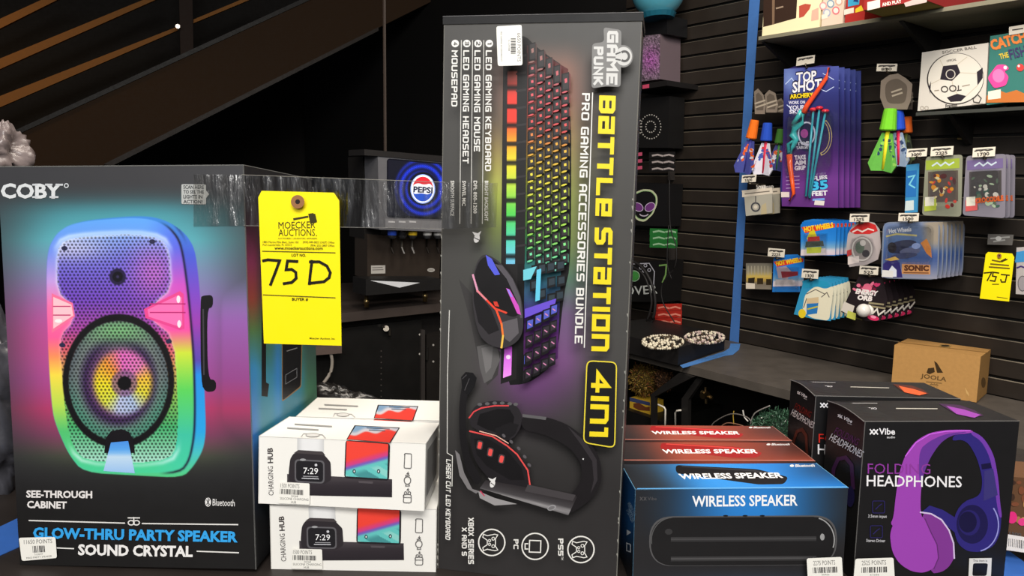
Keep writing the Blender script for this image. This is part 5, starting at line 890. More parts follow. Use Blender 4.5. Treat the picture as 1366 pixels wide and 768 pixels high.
# --- gold lettered blister packs
def ason(mb, f):
    mb.grid(f, [(1180, 298), (1252, 296), (1250, 372), (1177, 370)], 16, 16, lambda X, Y: mixc(ramp(Y, [(296, (110, 126, 160)), (325, (80, 110, 160)), (345, (60, 84, 140)), (372, (150, 150, 166))]), (150, 140, 126), sst(X, 1226, 1240)*(1-sst(Y, 320, 340))))
    mb.text(f, 'Hot Wheels', (1186, 311), (1216, 308), 5.5, (220, 222, 230), .04); mb.strokes(f, [[(1183, 315), (1196, 312), (1222, 314)]], 2.4, (190, 180, 120))
    for (x, y, rx, ry, c) in ((1206, 325, 17, 5, (50, 54, 80)), (1200, 333, 15, 5, (40, 44, 70)), (1214, 335, 14, 5, (90, 96, 130)), (1190, 330, 6, 7, (36, 30, 36)), (1206, 341, 18, 4, (60, 66, 100)), (1222, 328, 6, 4, (140, 160, 210))): mb.ell(f, x, y, rx, ry, c, n=14, rot=-.1)
    mb.poly(f, [(1228, 324), (1236, 318), (1242, 330), (1243, 344), (1236, 338)], (206, 130, 60)); mb.poly(f, [(1178, 352), (1190, 342), (1200, 350), (1204, 370), (1178, 370)], (50, 44, 110)); mb.poly(f, [(1186, 360), (1190, 354), (1196, 360), (1196, 369), (1186, 369)], (220, 224, 236)); mb.poly(f, [(1180, 346), (1194, 342), (1200, 346), (1188, 348)], (216, 176, 90))
    mb.poly(f, [(1203, 352), (1241, 353), (1241, 366), (1203, 365)], (196, 140, 90)); mb.text(f, 'SONIC', (1206, 360.5), (1239, 361), 6.8, (86, 50, 36), .06); mb.strokes(f, [[(1206, 363.5), (1238, 364)]], 1.5, (120, 76, 50)); mb.poly(f, [(1177, 360), (1192, 361), (1191, 370), (1176, 369)], (224, 222, 220))
r = pack('blister_toy_pack', 'large blue blister pack with gold lettered panel, front of its stack', 'toy', .22, rounded([(1178, 296), (1254, 296), (1251, 373), (1175, 371)], 10), (120, 130, 150), ason, 'blue blister packs with gold lettered panel', .003, rounded([(1182, 300), (1246, 300), (1244, 352), (1180, 352)], 8), .024)
stack(r, 7, -wn*.03, lambda k: 'large blue blister pack, %s from the front of its stack' % ORD[k])
# --- white dough cards and pink fanned cards
def adough(mb, f):
    mb.poly(f, [(1070, 375), (1086, 372), (1104, 376), (1108, 382), (1072, 384)], (40, 150, 190)); mb.poly(f, rounded([(1074, 392), (1088, 381), (1102, 386), (1112, 380), (1110, 402), (1106, 428), (1082, 424), (1070, 414)], 6), (232, 226, 200)); mb.strokes(f, [[(1076, 392), (1088, 386), (1100, 392)], [(1072, 410), (1076, 398)], [(1096, 396), (1103, 390), (1106, 396)]], 1.1, (90, 84, 80)); mb.poly(f, [(1076, 404), (1092, 402), (1090, 418), (1076, 420)], (44, 120, 190)); mb.poly(f, [(1076, 398), (1092, 396), (1092, 404), (1076, 405)], (214, 190, 150)); mb.ell(f, 1070, 418, 5, 6, (236, 206, 40)); mb.strokes(f, [[(1078, 412), (1090, 409)]], 2, (200, 190, 60))
r = pack('dough_card', 'blue-edged card of white stretchy dough, front of the fan', 'toy', .16, [(1072, 374), (1086, 370), (1110, 377), (1108, 428), (1088, 426), (1059, 419)], (52, 150, 196), adough, 'blue-edged dough cards in a fan')
M0 = r.matrix_world.copy(); piv = WF(.16).p(1086., 366.)
def fan(r, n, dv, ang, lab):
    M0 = r.matrix_world.copy(); w = M0.translation.copy()
    for k in range(1, n):
        Rm = Matrix.Translation(piv+dv*k) @ Matrix.Rotation(ang*k, 4, wn.tolist()) @ Matrix.Translation(-piv) ; dup(r, Rm @ M0, lab(k))
fan(r, 6, -wn*.02, .035, lambda k: 'blue-edged card of white stretchy dough, %s in the fan from the front' % ORD[k])
def aorb(mb, f):
    for k in range(16): mb.ell(f, random.uniform(1140, 1172), random.uniform(378, 394), random.uniform(2, 5), random.uniform(1, 3), [(206, 60, 110), (120, 30, 60), (230, 120, 150), (60, 30, 40)][k % 4], n=8, rot=random.random()*3)
    mb.ell(f, 1157, 384, 6, 6, (226, 110, 140)); mb.text(f, 'ENERGY', (1141, 391), (1170, 394.5), 6.2, (238, 230, 228), .06, .15); mb.text(f, 'ORB', (1143, 399), (1163, 401.5), 6.2, (238, 230, 228), .06, .15); mb.strokes(f, [[(1160, 404), (1178, 406)], [(1158, 408), (1180, 411)]], 2.4, (150, 140, 110)); mb.poly(f, [(1126, 402), (1140, 408), (1136, 422), (1122, 414)], (214, 206, 196)); mb.poly(f, [(1131, 414), (1142, 418), (1141, 427), (1129, 423)], (196, 200, 90)); mb.strokes(f, [[(1164, 418), (1170, 412), (1172, 420), (1180, 414)]], 2, (226, 220, 210)); mb.ell(f, 1165, 424, 8, 3.4, (216, 50, 100), n=14, rot=.2); mb.ell(f, 1165, 422.5, 4, 2, (240, 150, 180), n=12, rot=.2)
r = pack('glow_ball_card', 'black and pink card with a white glowing ball, front of the fan', 'toy', .18, [(1146, 368), (1178, 372), (1184, 400), (1174, 428), (1156, 428), (1122, 416), (1134, 390)], (36, 28, 32), aorb, 'black and pink ball cards in a fan')
mb = MB(); mb.ball(WF(.18).p(1152., 414., .018), WF(.18).size(1152, 414, 9), (226, 222, 216), 'gloss', 16, 12); o = mb.build('ball', r, smooth=True); o['label'] = 'white ball in a clear dome'
piv = WF(.18).p(1160., 364.)
fan(r, 6, -wn*.03, .05, lambda k: 'black and pink card with a white ball, %s in the fan from the front' % ORD[k])
# --- far right of the wall
def asil(mb, f): mb.strokes(f, [[(1322, 318), (1346, 316)], [(1326, 322), (1340, 320)]], 2, (190, 188, 184)); mb.ell(f, 1332, 318, 4, 3, (226, 224, 220))
pack('silver_packet', 'small silver packet hanging just above the small yellow lot tag', 'packet', .06, [(1318, 312), (1352, 313), (1350, 327), (1317, 326)], (120, 116, 112), asil)
def abag(mb, f): mb.poly(f, [(1356, 336), (1380, 332), (1380, 348), (1354, 350)], (60, 140, 200)); mb.strokes(f, [[(1357, 357), (1362, 355), (1367, 357), (1372, 354)]], 2, (60, 40, 110)); mb.ell(f, 1364, 378, 6, 10, (150, 144, 150)); mb.ring(f, 1364, 378, 6, 10, 1, (90, 86, 90), 16)
pack('hanging_toy_bag', 'blue-topped hanging toy bag at the right edge behind the small yellow lot tag', 'toy', .1, [(1356, 330), (1385, 328), (1385, 394), (1355, 392)], (176, 170, 170), abag)
def atagj(mb, f):
    I = (70, 58, 14); mb.strokes(f, [[(1324, 347), (1334, 349), (1343, 346)], [(1322, 352), (1345, 354)], [(1320, 356), (1346, 358)]], 2, (110, 92, 24)); mb.strokes(f, [[(1337, 348), (1341, 346)]], 3, I)
    mb.strokes(f, [[(1313, 364), (1323, 363), (1317, 374)], [(1332, 364), (1325, 363), (1324, 368), (1329, 369), (1327, 375), (1321, 374)], [(1336, 366), (1346, 367)], [(1343, 367), (1341, 376), (1336, 376), (1335, 373)]], 1.8, (50, 42, 12)); mb.strokes(f, [[(1324, 379), (1332, 379)]], 1.2, I); mb.strokes(f, [[(1330, 396), (1344, 398)]], .8, I)
ft = WF(.13)
lot_tag('lot_tag', 'small yellow paper lot tag marked 75J hanging on the slat wall at right', ft, [(1315, 339), (1318, 336), (1350, 338), (1353, 343), (1346, 402), (1307, 398)], (1333, 341, 3), 'yellow auction lot tags', atagj, None, ft.p(1330., 337.))
# --- cardboard carton on the bench
CB = Box(1.2387, 2.3725, ZB, -.7372, -.0015, -.0098, .241, .1481, .1419)
r = thing('cardboard_carton', 'plain brown cardboard carton standing on the bench by the slat wall', 'box', CB.M); mb = MB(); mb.hexa(CB.corners(), (182, 138, 82), 'cardboard'); f = CB.front; K_ = (62, 46, 26)
mb.poly(f, [(1246, 481), (1250, 484), (1258, 497), (1250, 497)], K_, 'cardboard'); mb.poly(f, [(1238, 491), (1246, 490), (1247, 496), (1240, 499), (1236, 497)], K_, 'cardboard'); mb.text(f, 'JOOLA', (1228, 503.5), (1262, 508.5), 5.5, (96, 72, 40), .02); mb.strokes(f, [[(1236, 509), (1256, 511)]], 1, (116, 88, 50)); mb.text(f, '***', (1240, 520), (1251, 521), 9, (110, 84, 48), .02); mb.poly(f, [(1287, 516), (1292, 524), (1293, 529), (1289, 524)], (206, 166, 104))
f = CB.top; mb.strokes(f, [[(1198, 456), (1317, 470)]], .8, (150, 110, 60)); mb.poly(f, [(1255, 459), (1270, 461), (1266, 464), (1252, 462)], (150, 120, 70), 'cardboard'); mb.ell(f, 1261, 461, 6, 1.4, (60, 50, 34), n=14)
f = CB.right; mb.ell(f, 1312, 510, 3, 7, (120, 90, 50), n=12); mb.build('carton', r)
# ================================================================ black gift cartons on the slat wall beside the tall carton
def block(name, label, cat, t, px, thick, col, art=None, group=None, mat='print', part='carton'):
    f = WF(t); q = np.array(px, float); r = thing(name, label, cat, f.p(q[:, 0].mean(), q[:, 1].max()), group); mb = MB(); plate(mb, f, q, thick, col, mat); f.k = 6
    if art: art(mb, f)
    mb.build(part, r); return r
def aseq(mb, f):
    rg = np.random.RandomState(3)
    def fn(X, Y):
        c = np.tile(np.array([112, 98, 110.]), (len(X), 1)); c = mixc(c, (150, 84, 150), np.exp(-(((X-868)/14)**2+((Y-80)/18)**2))*.9); return c*(.45+1.0*rg.rand(len(X)))[:, None]
    mb.grid(f, [(842, 49), (880.5, 46), (880, 105), (842, 110)], 34, 46, fn)
r = block('glitter_carton', 'glittering silver and purple carton on the slat wall under the blue globe', 'box', .14, [(842, 49), (881, 45.5), (880.5, 105.5), (842, 110.5)], .13, (104, 90, 96), aseq)
r = block('globe_lamp', 'blue glass globe on a black base at the top of the slat wall', 'lamp', .14, [(842, 22), (890, 20), (890, 45), (842, 48)], .13, (16, 16, 18), part='base')
mb = MB(); mb.ball(WF(.17).p(878., -13.), WF(.17).size(878, 0, 36), (40, 130, 150), 'globe_glass', 32, 20); mb.build('globe', r, smooth=True)
mb = MB(); mb.tube([WF(.17).p(878., 19.), WF(.17).p(878., 25.)], [WF(.17).size(878, 0, 24), WF(.17).size(878, 0, 21)], (30, 92, 112), 'gloss', 20); mb.build('collar', r)
r = block('wall_ledge', 'short black ledge under the glittering carton', 'shelf', .2, [(838, 114), (890, 107), (890, 114), (838, 122)], .199, (24, 22, 22), lambda mb, f: (mb.poly(f, [(857, 113.5), (866, 112), (866, 117), (857, 118.5)], (190, 70, 100))), part='board')
def adots(mb, f):
    for cx, n, rx, ry in ((868, 26, 13.5, 16), (868, 14, 6.5, 7.5), (846, 20, 10, 14)):
        for k in range(n): mb.ell(f, cx+rx*math.cos(2*math.pi*k/n), 169+ry*math.sin(2*math.pi*k/n), .9, .9, (176, 172, 166), n=7)
block('ring_light_carton', 'black carton printed with rings of white dots', 'box', .12, [(838, 133), (893, 128), (891, 197), (838, 197)], .1, (20, 19, 19), adots)
def strips(name, cols, x0, x1, ys, h, txt, gl, labs, sk=0.02):
    for y, lab in zip(ys, labs):
        def art(mb, f):
            for a, b_ in ((.14, .52), (.6, .94)): mb.strokes(f, [[(x0+(x1-x0)*a, y+h*.55), (x0+(x1-x0)*(a+b_)/2, y+h*.4), (x0+(x1-x0)*b_, y+h*.6)]], 2.2, txt)
        block(name, lab, 'coupon', .17, [(x0, y), (x1, y-(x1-x0)*sk), (x1-.5, y+h-(x1-x0)*sk), (x0-.5, y+h)], .004, cols, art, gl, part='card')
N3 = ('topmost', 'middle one', 'lowest')
strips('ticket_strip', (26, 24, 24), 866, 900, (203, 212, 221), 8, (170, 160, 158), 'black ticket strips', ['black ticket strip with white writing, %s of three' % n for n in N3])
for i, y in enumerate((203, 212, 221)): block('ticket_tab', 'small pink tab left of the %s black ticket strip' % ('topmost', 'middle', 'lowest')[i], 'tab', .16, [(848, y+1), (856, y), (856, y+4.5), (848, y+5.5)], .003, (190, 80, 110), None, 'pink ticket tabs', part='card')
def aalien(mb, f):
    P = np.array([(858, 252), (870, 253), (877, 261), (877, 272), (871, 286), (860, 296), (850, 294), (843, 284), (840, 270), (846, 257)], float); P = rounded(P, 4); mb.poly(f, P, (200, 204, 170)); c = P.mean(0); mb.poly(f, (P-c)*.92+c, (160, 196, 140)); mb.poly(f, (P-c)*.87+c, (20, 19, 21))
    for x, rot in ((851, .5), (867, -.6)): mb.ell(f, x, 276, 7.6, 5.6, (214, 196, 224), rot=rot); mb.ell(f, x, 276, 6.8, 4.8, (112, 58, 126), rot=rot)
    mb.ring(f, 859, 284, 6, 4, 1.3, (200, 190, 206), 12, 20, 160)
block('neon_sign_carton', 'black carton with a pale green alien face outline', 'box', .12, [(838, 243), (891, 245), (888, 302), (838, 300)], .1, (20, 19, 20), aalien)
strips('ticket_strip', (38, 112, 50), 867, 903, (304.5, 313, 321.5), 8.5, (150, 190, 150), 'green ticket strips', ['green ticket strip below the alien face carton, %s of three' % n for n in N3], -.03)
def aover(mb, f):
    mb.text(f, 'OVER', (833, 394), (877, 391), 11.5, (206, 210, 206), .01); mb.text(f, 'OVER', (833, 394), (877, 391), 11.5, (206, 210, 206), -.01); mb.ell(f, 846, 368, 6, 6, (70, 150, 70)); mb.ring(f, 846, 368, 7, 7, 1, (160, 200, 160), 16)
    for x, y in ((855, 357), (861, 354), (859, 361), (866, 360)): mb.ring(f, x, y, 2, 2, .9, (180, 180, 190), 10)
    mb.strokes(f, [[(842, 352), (866, 351), (873, 362), (872, 380)]], 1.2, (180, 180, 190)); mb.strokes(f, [[(880, 354), (889, 353), (888, 366), (884, 376)]], 2, (120, 160, 90))
block('neon_sign_carton', 'black carton lettered OVER with a game controller outline', 'box', .12, [(836, 350), (892, 347), (888, 403), (836, 402)], .1, (21, 20, 20), aover)
strips('ticket_strip', (176, 44, 34), 874, 909, (405.5, 415, 424.5), 9, (230, 140, 120), 'red ticket strips', ['red ticket strip above the beaded black tray box, %s of three' % n for n in N3])
for y0, y1 in ((128, 240), (300, 440)): block('shelf_rail', 'thin dark upright rail on the slat wall, %s of the two' % ('upper' if y0 < 200 else 'lower'), 'rail', .03, [(892, y0), (895, y0), (894, y1), (891, y1)], .03, (52, 48, 46), None, None, 'satin', 'bar')
# tray box and bead strings
sT = float((onz(907, 487, ZB)-W0) @ sdir); tT = float((onz(907, 487, ZB)-W0) @ wn)-.012; zt = ZB+.065
r = thing('tray_box', 'low black tray box on the bench end, filled with white bead strings', 'box', wp(sT-.3, tT/2, ZB))
mb = MB(); A_, B_ = onz(904, 487.5, ZB+.001), onz(966, 466.5, ZB+.001); mb.prism([A_, B_, B_-sdir*.4, A_-sdir*.45], (0, 0, zt-ZB), (26, 24, 24), 'satin', None); mb.build('tray', r)
for j, (cx, cy, rx, ry, lab) in enumerate(((884, 456, 27, 9, 'coil of white bead string at the left of the black tray box'), (940, 450, 26, 8, 'coil of pinkish bead string at the right of the black tray box'))):
    r = thing('bead_string', lab, 'beads', onz(cx, cy, zt)); mb = MB(); rnd = random.Random(j)
    for k in range(150):
        q = rnd.random()*6.283; s = 1 if k < 52 else rnd.random()**.5
        if k < 52: q = k/52*6.283
        p = onz(cx+rx*s*math.cos(q), cy+ry*s*math.sin(q), zt+.004+(.012*rnd.random() if s < 1 else 0)); mb.ball(p, .0042+.0015*rnd.random(), [(236, 226, 200), (220, 206, 190), (200, 176, 170)][0 if j == 0 else rnd.randrange(3)] if rnd.random() < .75 else (90, 76, 60), 'gloss', 6, 4)
    mb.build('beads', r); r['kind'] = 'stuff'
r = thing('cable', 'black cables looping down the slat wall behind the tall carton', 'cable', WF(.22).p(866., 400.)); mb = MB()
def cable(fc, pts, w, col, m=None, n=6, mat='satin'):
    P = np.array(pts, float); Q = []
    for i in range(len(P)-1):
        p0, p1, p2, p3 = P[max(i-1, 0)], P[i], P[i+1], P[min(i+2, len(P)-1)]
        for t in np.linspace(0, 1, n, endpoint=False): Q.append(.5*((2*p1)+(-p0+p2)*t+(2*p0-5*p1+4*p2-p3)*t*t+(-p0+3*p1-3*p2+p3)*t**3))
    Q.append(P[-1]); Q = np.array(Q); return fc.p(Q[:, 0], Q[:, 1]), w*depth(fc.p(*P[0]))/F/2
for pts, w in (([(838, 346), (856, 356), (870, 380), (874, 406), (868, 430), (846, 440)], 4), ([(838, 352), (858, 366), (868, 392), (868, 412), (858, 436), (838, 442)], 3), ([(893, 240), (894, 300), (902, 330), (900, 356), (884, 378), (884, 402), (900, 430)], 1.6), ([(892, 300), (890, 350), (896, 372)], 1.4)):
    q, rr = cable(WF(.24), pts, w, 0); mb.tube(q, rr, (30, 28, 28), 'satin', 6)
mb.build('cord', r, smooth=True)
# ---- things under the bench end
PL = WF(TB-.06); zc = PL.p(856., 566.)[2]
r = thing('sweet_carton', 'small yellow and blue sweets carton under the bench end, right of the tall carton', 'box', PL.p(856., 564.)); mb = MB(); q = [(840, 530), (867, 537), (867, 566), (840, 566)]; plate(mb, PL, q, .08, (206, 166, 50)); PL.k = 4
mb.poly(PL, [(840, 529.5), (867, 536.5), (867, 541), (840, 535)], (60, 70, 110)); mb.poly(PL, [(845, 538), (852, 537), (862, 543), (867, 542), (867, 548), (852, 547), (845, 543)], (110, 60, 34)); mb.poly(PL, [(840, 553), (867, 554), (867, 566), (840, 566)], (66, 150, 190))
for x, y, c in ((846, 557, (60, 110, 200)), (852, 559, (200, 40, 40)), (859, 558, (40, 90, 150)), (864, 561, (210, 50, 50)), (848, 563, (236, 236, 230)), (857, 564, (236, 226, 220))): mb.ell(PL, x, y, 3, 2.6, c, n=12)
mb.build('carton', r)
def fluff(name, label, cat, fc, cx, cy, rx, ry, dep, n, cols, ln, wd, kind=None, mat='matte'):
    c = fc.p(cx, cy); px = fc.size(cx, cy, 1); o = thing(name, label, cat, fc.p(cx, cy+ry)); mb = MB(); rnd = random.Random(int(cx))
    mb.ball(c-wn*dep*px, px, np.array(cols[0])*.6, 'matte', 18, 12, (rx*.8, rx*.8, ry*.8), .15)
    for k in range(n):
        d = np.array([rnd.gauss(0, 1) for _ in range(3)]); d /= np.linalg.norm(d)+1e-9; p = c-wn*dep*px+d*np.array([rx, rx, ry])*px*(.72+.3*rnd.random())
        t = np.array([rnd.gauss(0, 1) for _ in range(3)])+d*.7; t /= np.linalg.norm(t); s = np.cross(t, d+.1); s /= np.linalg.norm(s)+1e-9; L = ln*px*(.6+rnd.random()); w = wd*px
        mb.face([p-s*w, p+s*w, p+t*L*.6+s*w*.7+d*L*.15, p+t*L], np.array(cols[k % len(cols)])*(.8+.4*rnd.random()), mat)
    ob = mb.build('tufts', o); return o
fluff('plush_toy', 'golden brown shaggy plush toy above the sweets carton', 'toy', PL, 850, 508, 22, 22, 16, 1500, [(140, 112, 44), (116, 92, 40), (96, 76, 44), (160, 132, 66), (120, 70, 40)], 4, .7)
fluff('plush_toy', 'small brown plush toy beside the cabinet door edge', 'toy', PL, 878, 508, 12, 14, 12, 500, [(96, 66, 44), (120, 84, 56), (70, 48, 36)], 4, .7)
wbox(MB(), PL and sOf(800, 560, TB-.06), sOf(868.5, 560, TB-.06), .1, TB-.04, 0, zc-.001, (18, 17, 17)).build('drawer_block', [o for o in bpy.data.objects if o.name == 'display_bench'][0])
PG = WF(TB+.06)
o = fluff('tinsel_garland', 'heap of dark green tinsel garland in front of the bench, behind the rear headphones carton', 'garland', PG, 1028, 585, 38, 34, 20, 3000, [(44, 76, 56), (60, 96, 72), (36, 62, 48), (84, 116, 96)], 6, .6, mat='gloss')
r = thing('wire_basket', 'open wire basket with loose wires in front of the bench', 'basket', PG.p(980., 600.)); mb = MB()
for pts, w, col in (([(946, 575), (953, 563), (975, 552), (996, 556), (1004, 566)], 1.6, (110, 104, 100)), ([(1001, 566), (1007, 551), (1027, 541)], 1.8, (150, 144, 140)), ([(979, 566), (978, 555), (979, 548)], 1.2, (180, 150, 60)), ([(991, 547), (993, 556), (998, 562)], 2, (200, 196, 190)), ([(960, 570), (970, 564), (985, 566), (996, 570)], 1.4, (150, 110, 90)), ([(946, 575), (948, 640)], 1.6, (90, 86, 84)), ([(1004, 566), (1004, 640)], 1.6, (90, 86, 84)), ([(946, 600), (975, 596), (1004, 600)], 1.4, (90, 86, 84))):
    q, rr = cable(PG, pts, w, 0); mb.tube(q, rr, col, 'gloss', 6)
mb.build('wires', r, smooth=True)
# ================================================================ drinks counter and dispenser at the back left
bd = np.array([-wn[0], -wn[1], 0]); fn_ = np.array([sdir[0], sdir[1], 0])      # along the counter, and out of its front
F0 = at(507, 408, 2.8); FPf = Face(F0, fn_)
def FP(t): return FPf.off(t)
def cp(u, t, z): return np.array([*(F0+bd*u+fn_*t)[:2], z])
def cbox(mb, u0, u1, t0, t1, z0, z1, col, mat='satin'):
    mb.hexa([cp(u0, t1, z0), cp(u1, t1, z0), cp(u1, t0, z0), cp(u0, t0, z0), cp(u0, t1, z1), cp(u1, t1, z1), cp(u1, t0, z1), cp(u0, t0, z1)], col, mat); return mb
ZC = F0[2]
def uOf(x, y, t): return float((FP(t).p(x, y)-F0) @ bd)
r = thing('drinks_counter', 'dark counter carrying the drinks dispenser, with black cabinet panels below', 'counter', cp(.3, -.3, 0))
tc = .06; zlow = FP(tc).p(520., 423.)[2]
cbox(MB(), -.9, 1.1, -.65, tc, zlow, ZC-.001, (64, 56, 52), 'board').build('counter_top', r)
cbox(MB(), -.9, 1.1, -.62, .0, 0, zlow-.001, (22, 20, 19), 'board').build('cabinet', r)
u1_ = uOf(563, 460, .02); mb = cbox(MB(), -.35, u1_, .001, .02, .1, zlow-.03, (19, 18, 17), 'board'); f = FP(.02)
for k in range(9): mb.ell(f, 508.5, 468+k*7.6, 1, 1, (70, 66, 62), n=8)
for y in (446, 472): mb.ell(f, 560, y, 1.4, 1.4, (190, 186, 180), n=8)
d = mb.build('door', r)
mb = MB(); mb.tube([f.p(515., 438.), f.p(515., 438., .02)], .011, (150, 142, 130), 'metal', 12); mb.tube([f.p(511., 435., .012), f.p(520., 440., .012)], .006, (170, 160, 146), 'metal'); mb.tube([f.p(519.5, 438., .014), f.p(520., 447., .014)], .005, (170, 160, 146), 'metal'); mb.build('lock', d)['label'] = 'steel cam lock'
mb = MB(); plate(mb, FP(.03), [(562, 440), (567, 440), (567, 545), (562, 545)], .02, (52, 48, 46), 'satin'); mb.build('edge_trim', r)
mb = MB(); plate(mb, FP(.015), [(569, 446), (590, 442), (590, 545), (569, 545)], .014, (30, 27, 25), 'board'); g = FP(.015); g.k = 4
for y in (460, 482): mb.ell(g, 578, y, 1.4, 1.4, (170, 166, 160), n=8)
d = mb.build('door', r); mb = MB(); mb.tube([g.p(569.5, 463., .008), g.p(569.5, 480., .008)], .005, (150, 146, 140), 'metal'); mb.build('hinge', d)
# dispenser
r = thing('drinks_dispenser', 'fountain drinks dispenser with a glowing blue screen on the dark counter', 'dispenser', cp(.12, -.1, ZC), None)
tH = .10
def outl(t, pts, thick, col, mat='satin', nm='housing', par=None, fk=None):
    mb = MB(); plate(mb, FP(t), pts, thick, col, mat); return mb.build(nm, par or r)
outl(tH, [(504, 206), (660, 219), (660, 312), (506, 306)], .1, (100, 100, 104), 'satin', 'housing')['label'] = 'grey moulded screen housing'
outl(tH+.005, [(486, 199), (660, 214), (660, 222), (504, 208), (486, 207)], .12, (34, 32, 32), 'satin', 'top_cap')
outl(-.02, [(484, 209), (506, 209), (508, 320), (486, 318)], .12, (26, 24, 23), 'satin', 'side_panel')
f = FP(tH); f.k = 10; mb = MB(); mb.rrect(f, [(516, 211), (660, 223), (660, 295), (516, 290)], 5, (22, 24, 34), 'gloss')
def swirl(X, Y):
    out = np.tile(np.array([5, 7, 22.]), (len(X), 1))
    for cx, cy in ((564, 251), (622, 254)):
        rr = np.hypot(X-cx, (Y-cy)/1.08); a = np.arctan2(Y-cy, X-cx)
        b_ = sst(rr, 19, 22)*(1-sst(rr, 33, 40))*(.6+.4*np.cos(rr*.75+a)); dots = .55+.45*np.cos(X*2.6)*np.cos(Y*2.6); k = b_*dots; k = np.maximum(k, .35*b_); out = mixc(out, (30, 62, 255), np.clip(k*1.1, 0, 1))
    return out
mb.grid(f, [(518, 213), (655, 225), (655, 292), (518, 287)], 160, 90, swirl, 'screen')
mb.ell(f, 564, 252, 16.5, 19.5, (150, 176, 250), 'screen', 36); mb.ell(f, 564, 252, 15.4, 18.2, (236, 240, 250), 'screen', 36)
q = np.linspace(math.pi*1.03, math.pi*1.97, 18); P = [(564+13.6*math.cos(a), 251.6+16.2*math.sin(a)) for a in q]; mb.poly(f, P+[(574, 244.5), (566, 246.5), (558, 244), (552, 246)], (206, 30, 44), 'screen')
q = np.linspace(math.pi*.06, math.pi*.94, 18); P = [(564+13.6*math.cos(a), 252.4+16.2*math.sin(a)) for a in q]; mb.poly(f, P+[(553, 259), (562, 257.5), (570, 259.5), (576, 257)], (30, 76, 190), 'screen')
mb.text(f, 'PEPSI', (551.2, 256), (577, 257.4), 7.4, (16, 22, 60), .04, mat='screen')
mb.build('screen', r)['label'] = 'lit blue advertising screen'
mb = MB(); f2 = FP(tH+.002); f2.k = 4; plate(mb, f2, [(514, 291.5), (660, 298), (660, 311), (514, 304)], .003, (132, 132, 136), 'satin'); f2.k = 10
for x in (523, 537, 551): mb.poly(f2, [(x-5, 294.5), (x+4, 295), (x+4, 297), (x-5, 296.5)], (206, 206, 210))
mb.build('button_panel', r)
outl(0.0, [(490, 312), (588, 320), (586, 372), (490, 371)], .1, (66, 57, 50), 'steel', 'back_plate')
mb = MB(); f = FP(.001); f.k = 8; mb.poly(f, [(495, 354), (514, 353.6), (514, 364.5), (495, 365)], (176, 172, 166)); mb.strokes(f, [[(497, 357), (510, 356.6)], [(497, 360), (511, 359.6)]], 1, (100, 96, 92)); mb.build('rating_label', r)['label'] = 'pale square rating label'; mb = MB(); mb.ell(f, 575, 360, 5, 2.6, (176, 172, 166)); mb.strokes(f, [[(572, 360), (578, 360)]], 1, (110, 106, 100)); mb.build('rating_label', r)['label'] = 'pale oval rating label'
for x, c in ((523, (40, 70, 170)), (537, (24, 24, 26)), (550.5, (214, 178, 40)), (570, (206, 204, 200)), (584, (206, 204, 200))):
    mb = MB(); g = FP(.06); mb.tube([g.p(x, 301.), g.p(x, 315.), g.p(x, 318.)], [.016, .016, .010], (58, 58, 60) if c[0] > 200 and c[2] > 150 else (44, 44, 46), 'satin', 14); n = mb.build('nozzle', r)
    mb = MB(); mb.tube([g.p(x, 303., .004), g.p(x, 313.5, .004)], .0166, c, 'gloss', 14); mb.build('flavour_cap', n)
    mb = MB(); mb.tube([FP(.03).p(x-1, 316.), FP(.06).p(x-1, 330.), FP(.065).p(x+2, 338.)], .004, (196, 192, 186) if x in (537, 550.5) else (70, 64, 60), 'metal'); mb.build('lever', n)
outl(.12, [(488, 372.5), (590, 372), (590, 386), (488, 394)], .1, (24, 23, 23), 'satin', 'drip_tray')
zt_ = FP(.12).p(530., 372.2)[2]; mb = MB(); q = [onz(*p, zt_+.001) for p in ((492, 370.6), (533, 367.4), (566, 369.6), (530, 371.4))]
mb = MB(); q = [FP(.121).p(x, y) for x, y in ((494, 374), (560, 377), (533, 383.5))]; mb.prism(q, -fn_*.0008, (214, 216, 220), 'matte'); mb.build('paper_sheet', r)['label'] = 'white paper sheet on the drip tray'
for x, yt, y in ((489, 394, 409.5), (567, 387, 402)):
    mb = MB(); g = FP(.05); a, b_ = g.p(x, yt-3.), g.p(x, y); b_[2] = max(b_[2], ZC); mb.tube([a, a*.6+b_*.4, a*.55+b_*.45, a*.25+b_*.75, a*.2+b_*.8, b_], [.007, .007, .010, .010, .007, .009], (196, 170, 116), 'metal', 12); mb.build('foot', r, smooth=True)['label'] = 'brass foot'
r = thing('hanging_cable', 'thin dark cable hanging straight down to the dispenser top', 'cable', FP(-.1).p(514., 203.)); mb = MB(); g = FP(-.1); mb.tube([g.p(512.5, -60.), g.p(513., 60.), g.p(514., 203.)], .006, (60, 50, 44), 'satin', 6); mb.build('cord', r)
r = thing('grey_cable', 'pale grey cable looping below the large yellow lot tag', 'cable', FP(.1).p(432., 515.)); mb = MB(); q, rr = cable(FP(.07), [(440, 466), (443, 482), (440, 498), (428, 515), (420, 522)], 4.5, 0); mb.tube(q, rr, (150, 142, 132), 'satin', 8); mb.build('cord', r, smooth=True)
mb = MB(); plate(mb, FP(.08), [(418, 463), (456, 460.5), (456, 471), (418, 474)], .08, (96, 82, 76), 'satin'); props(mb.build('cable_bracket'), 'grey brown bracket block just below the large yellow lot tag', 'bracket')
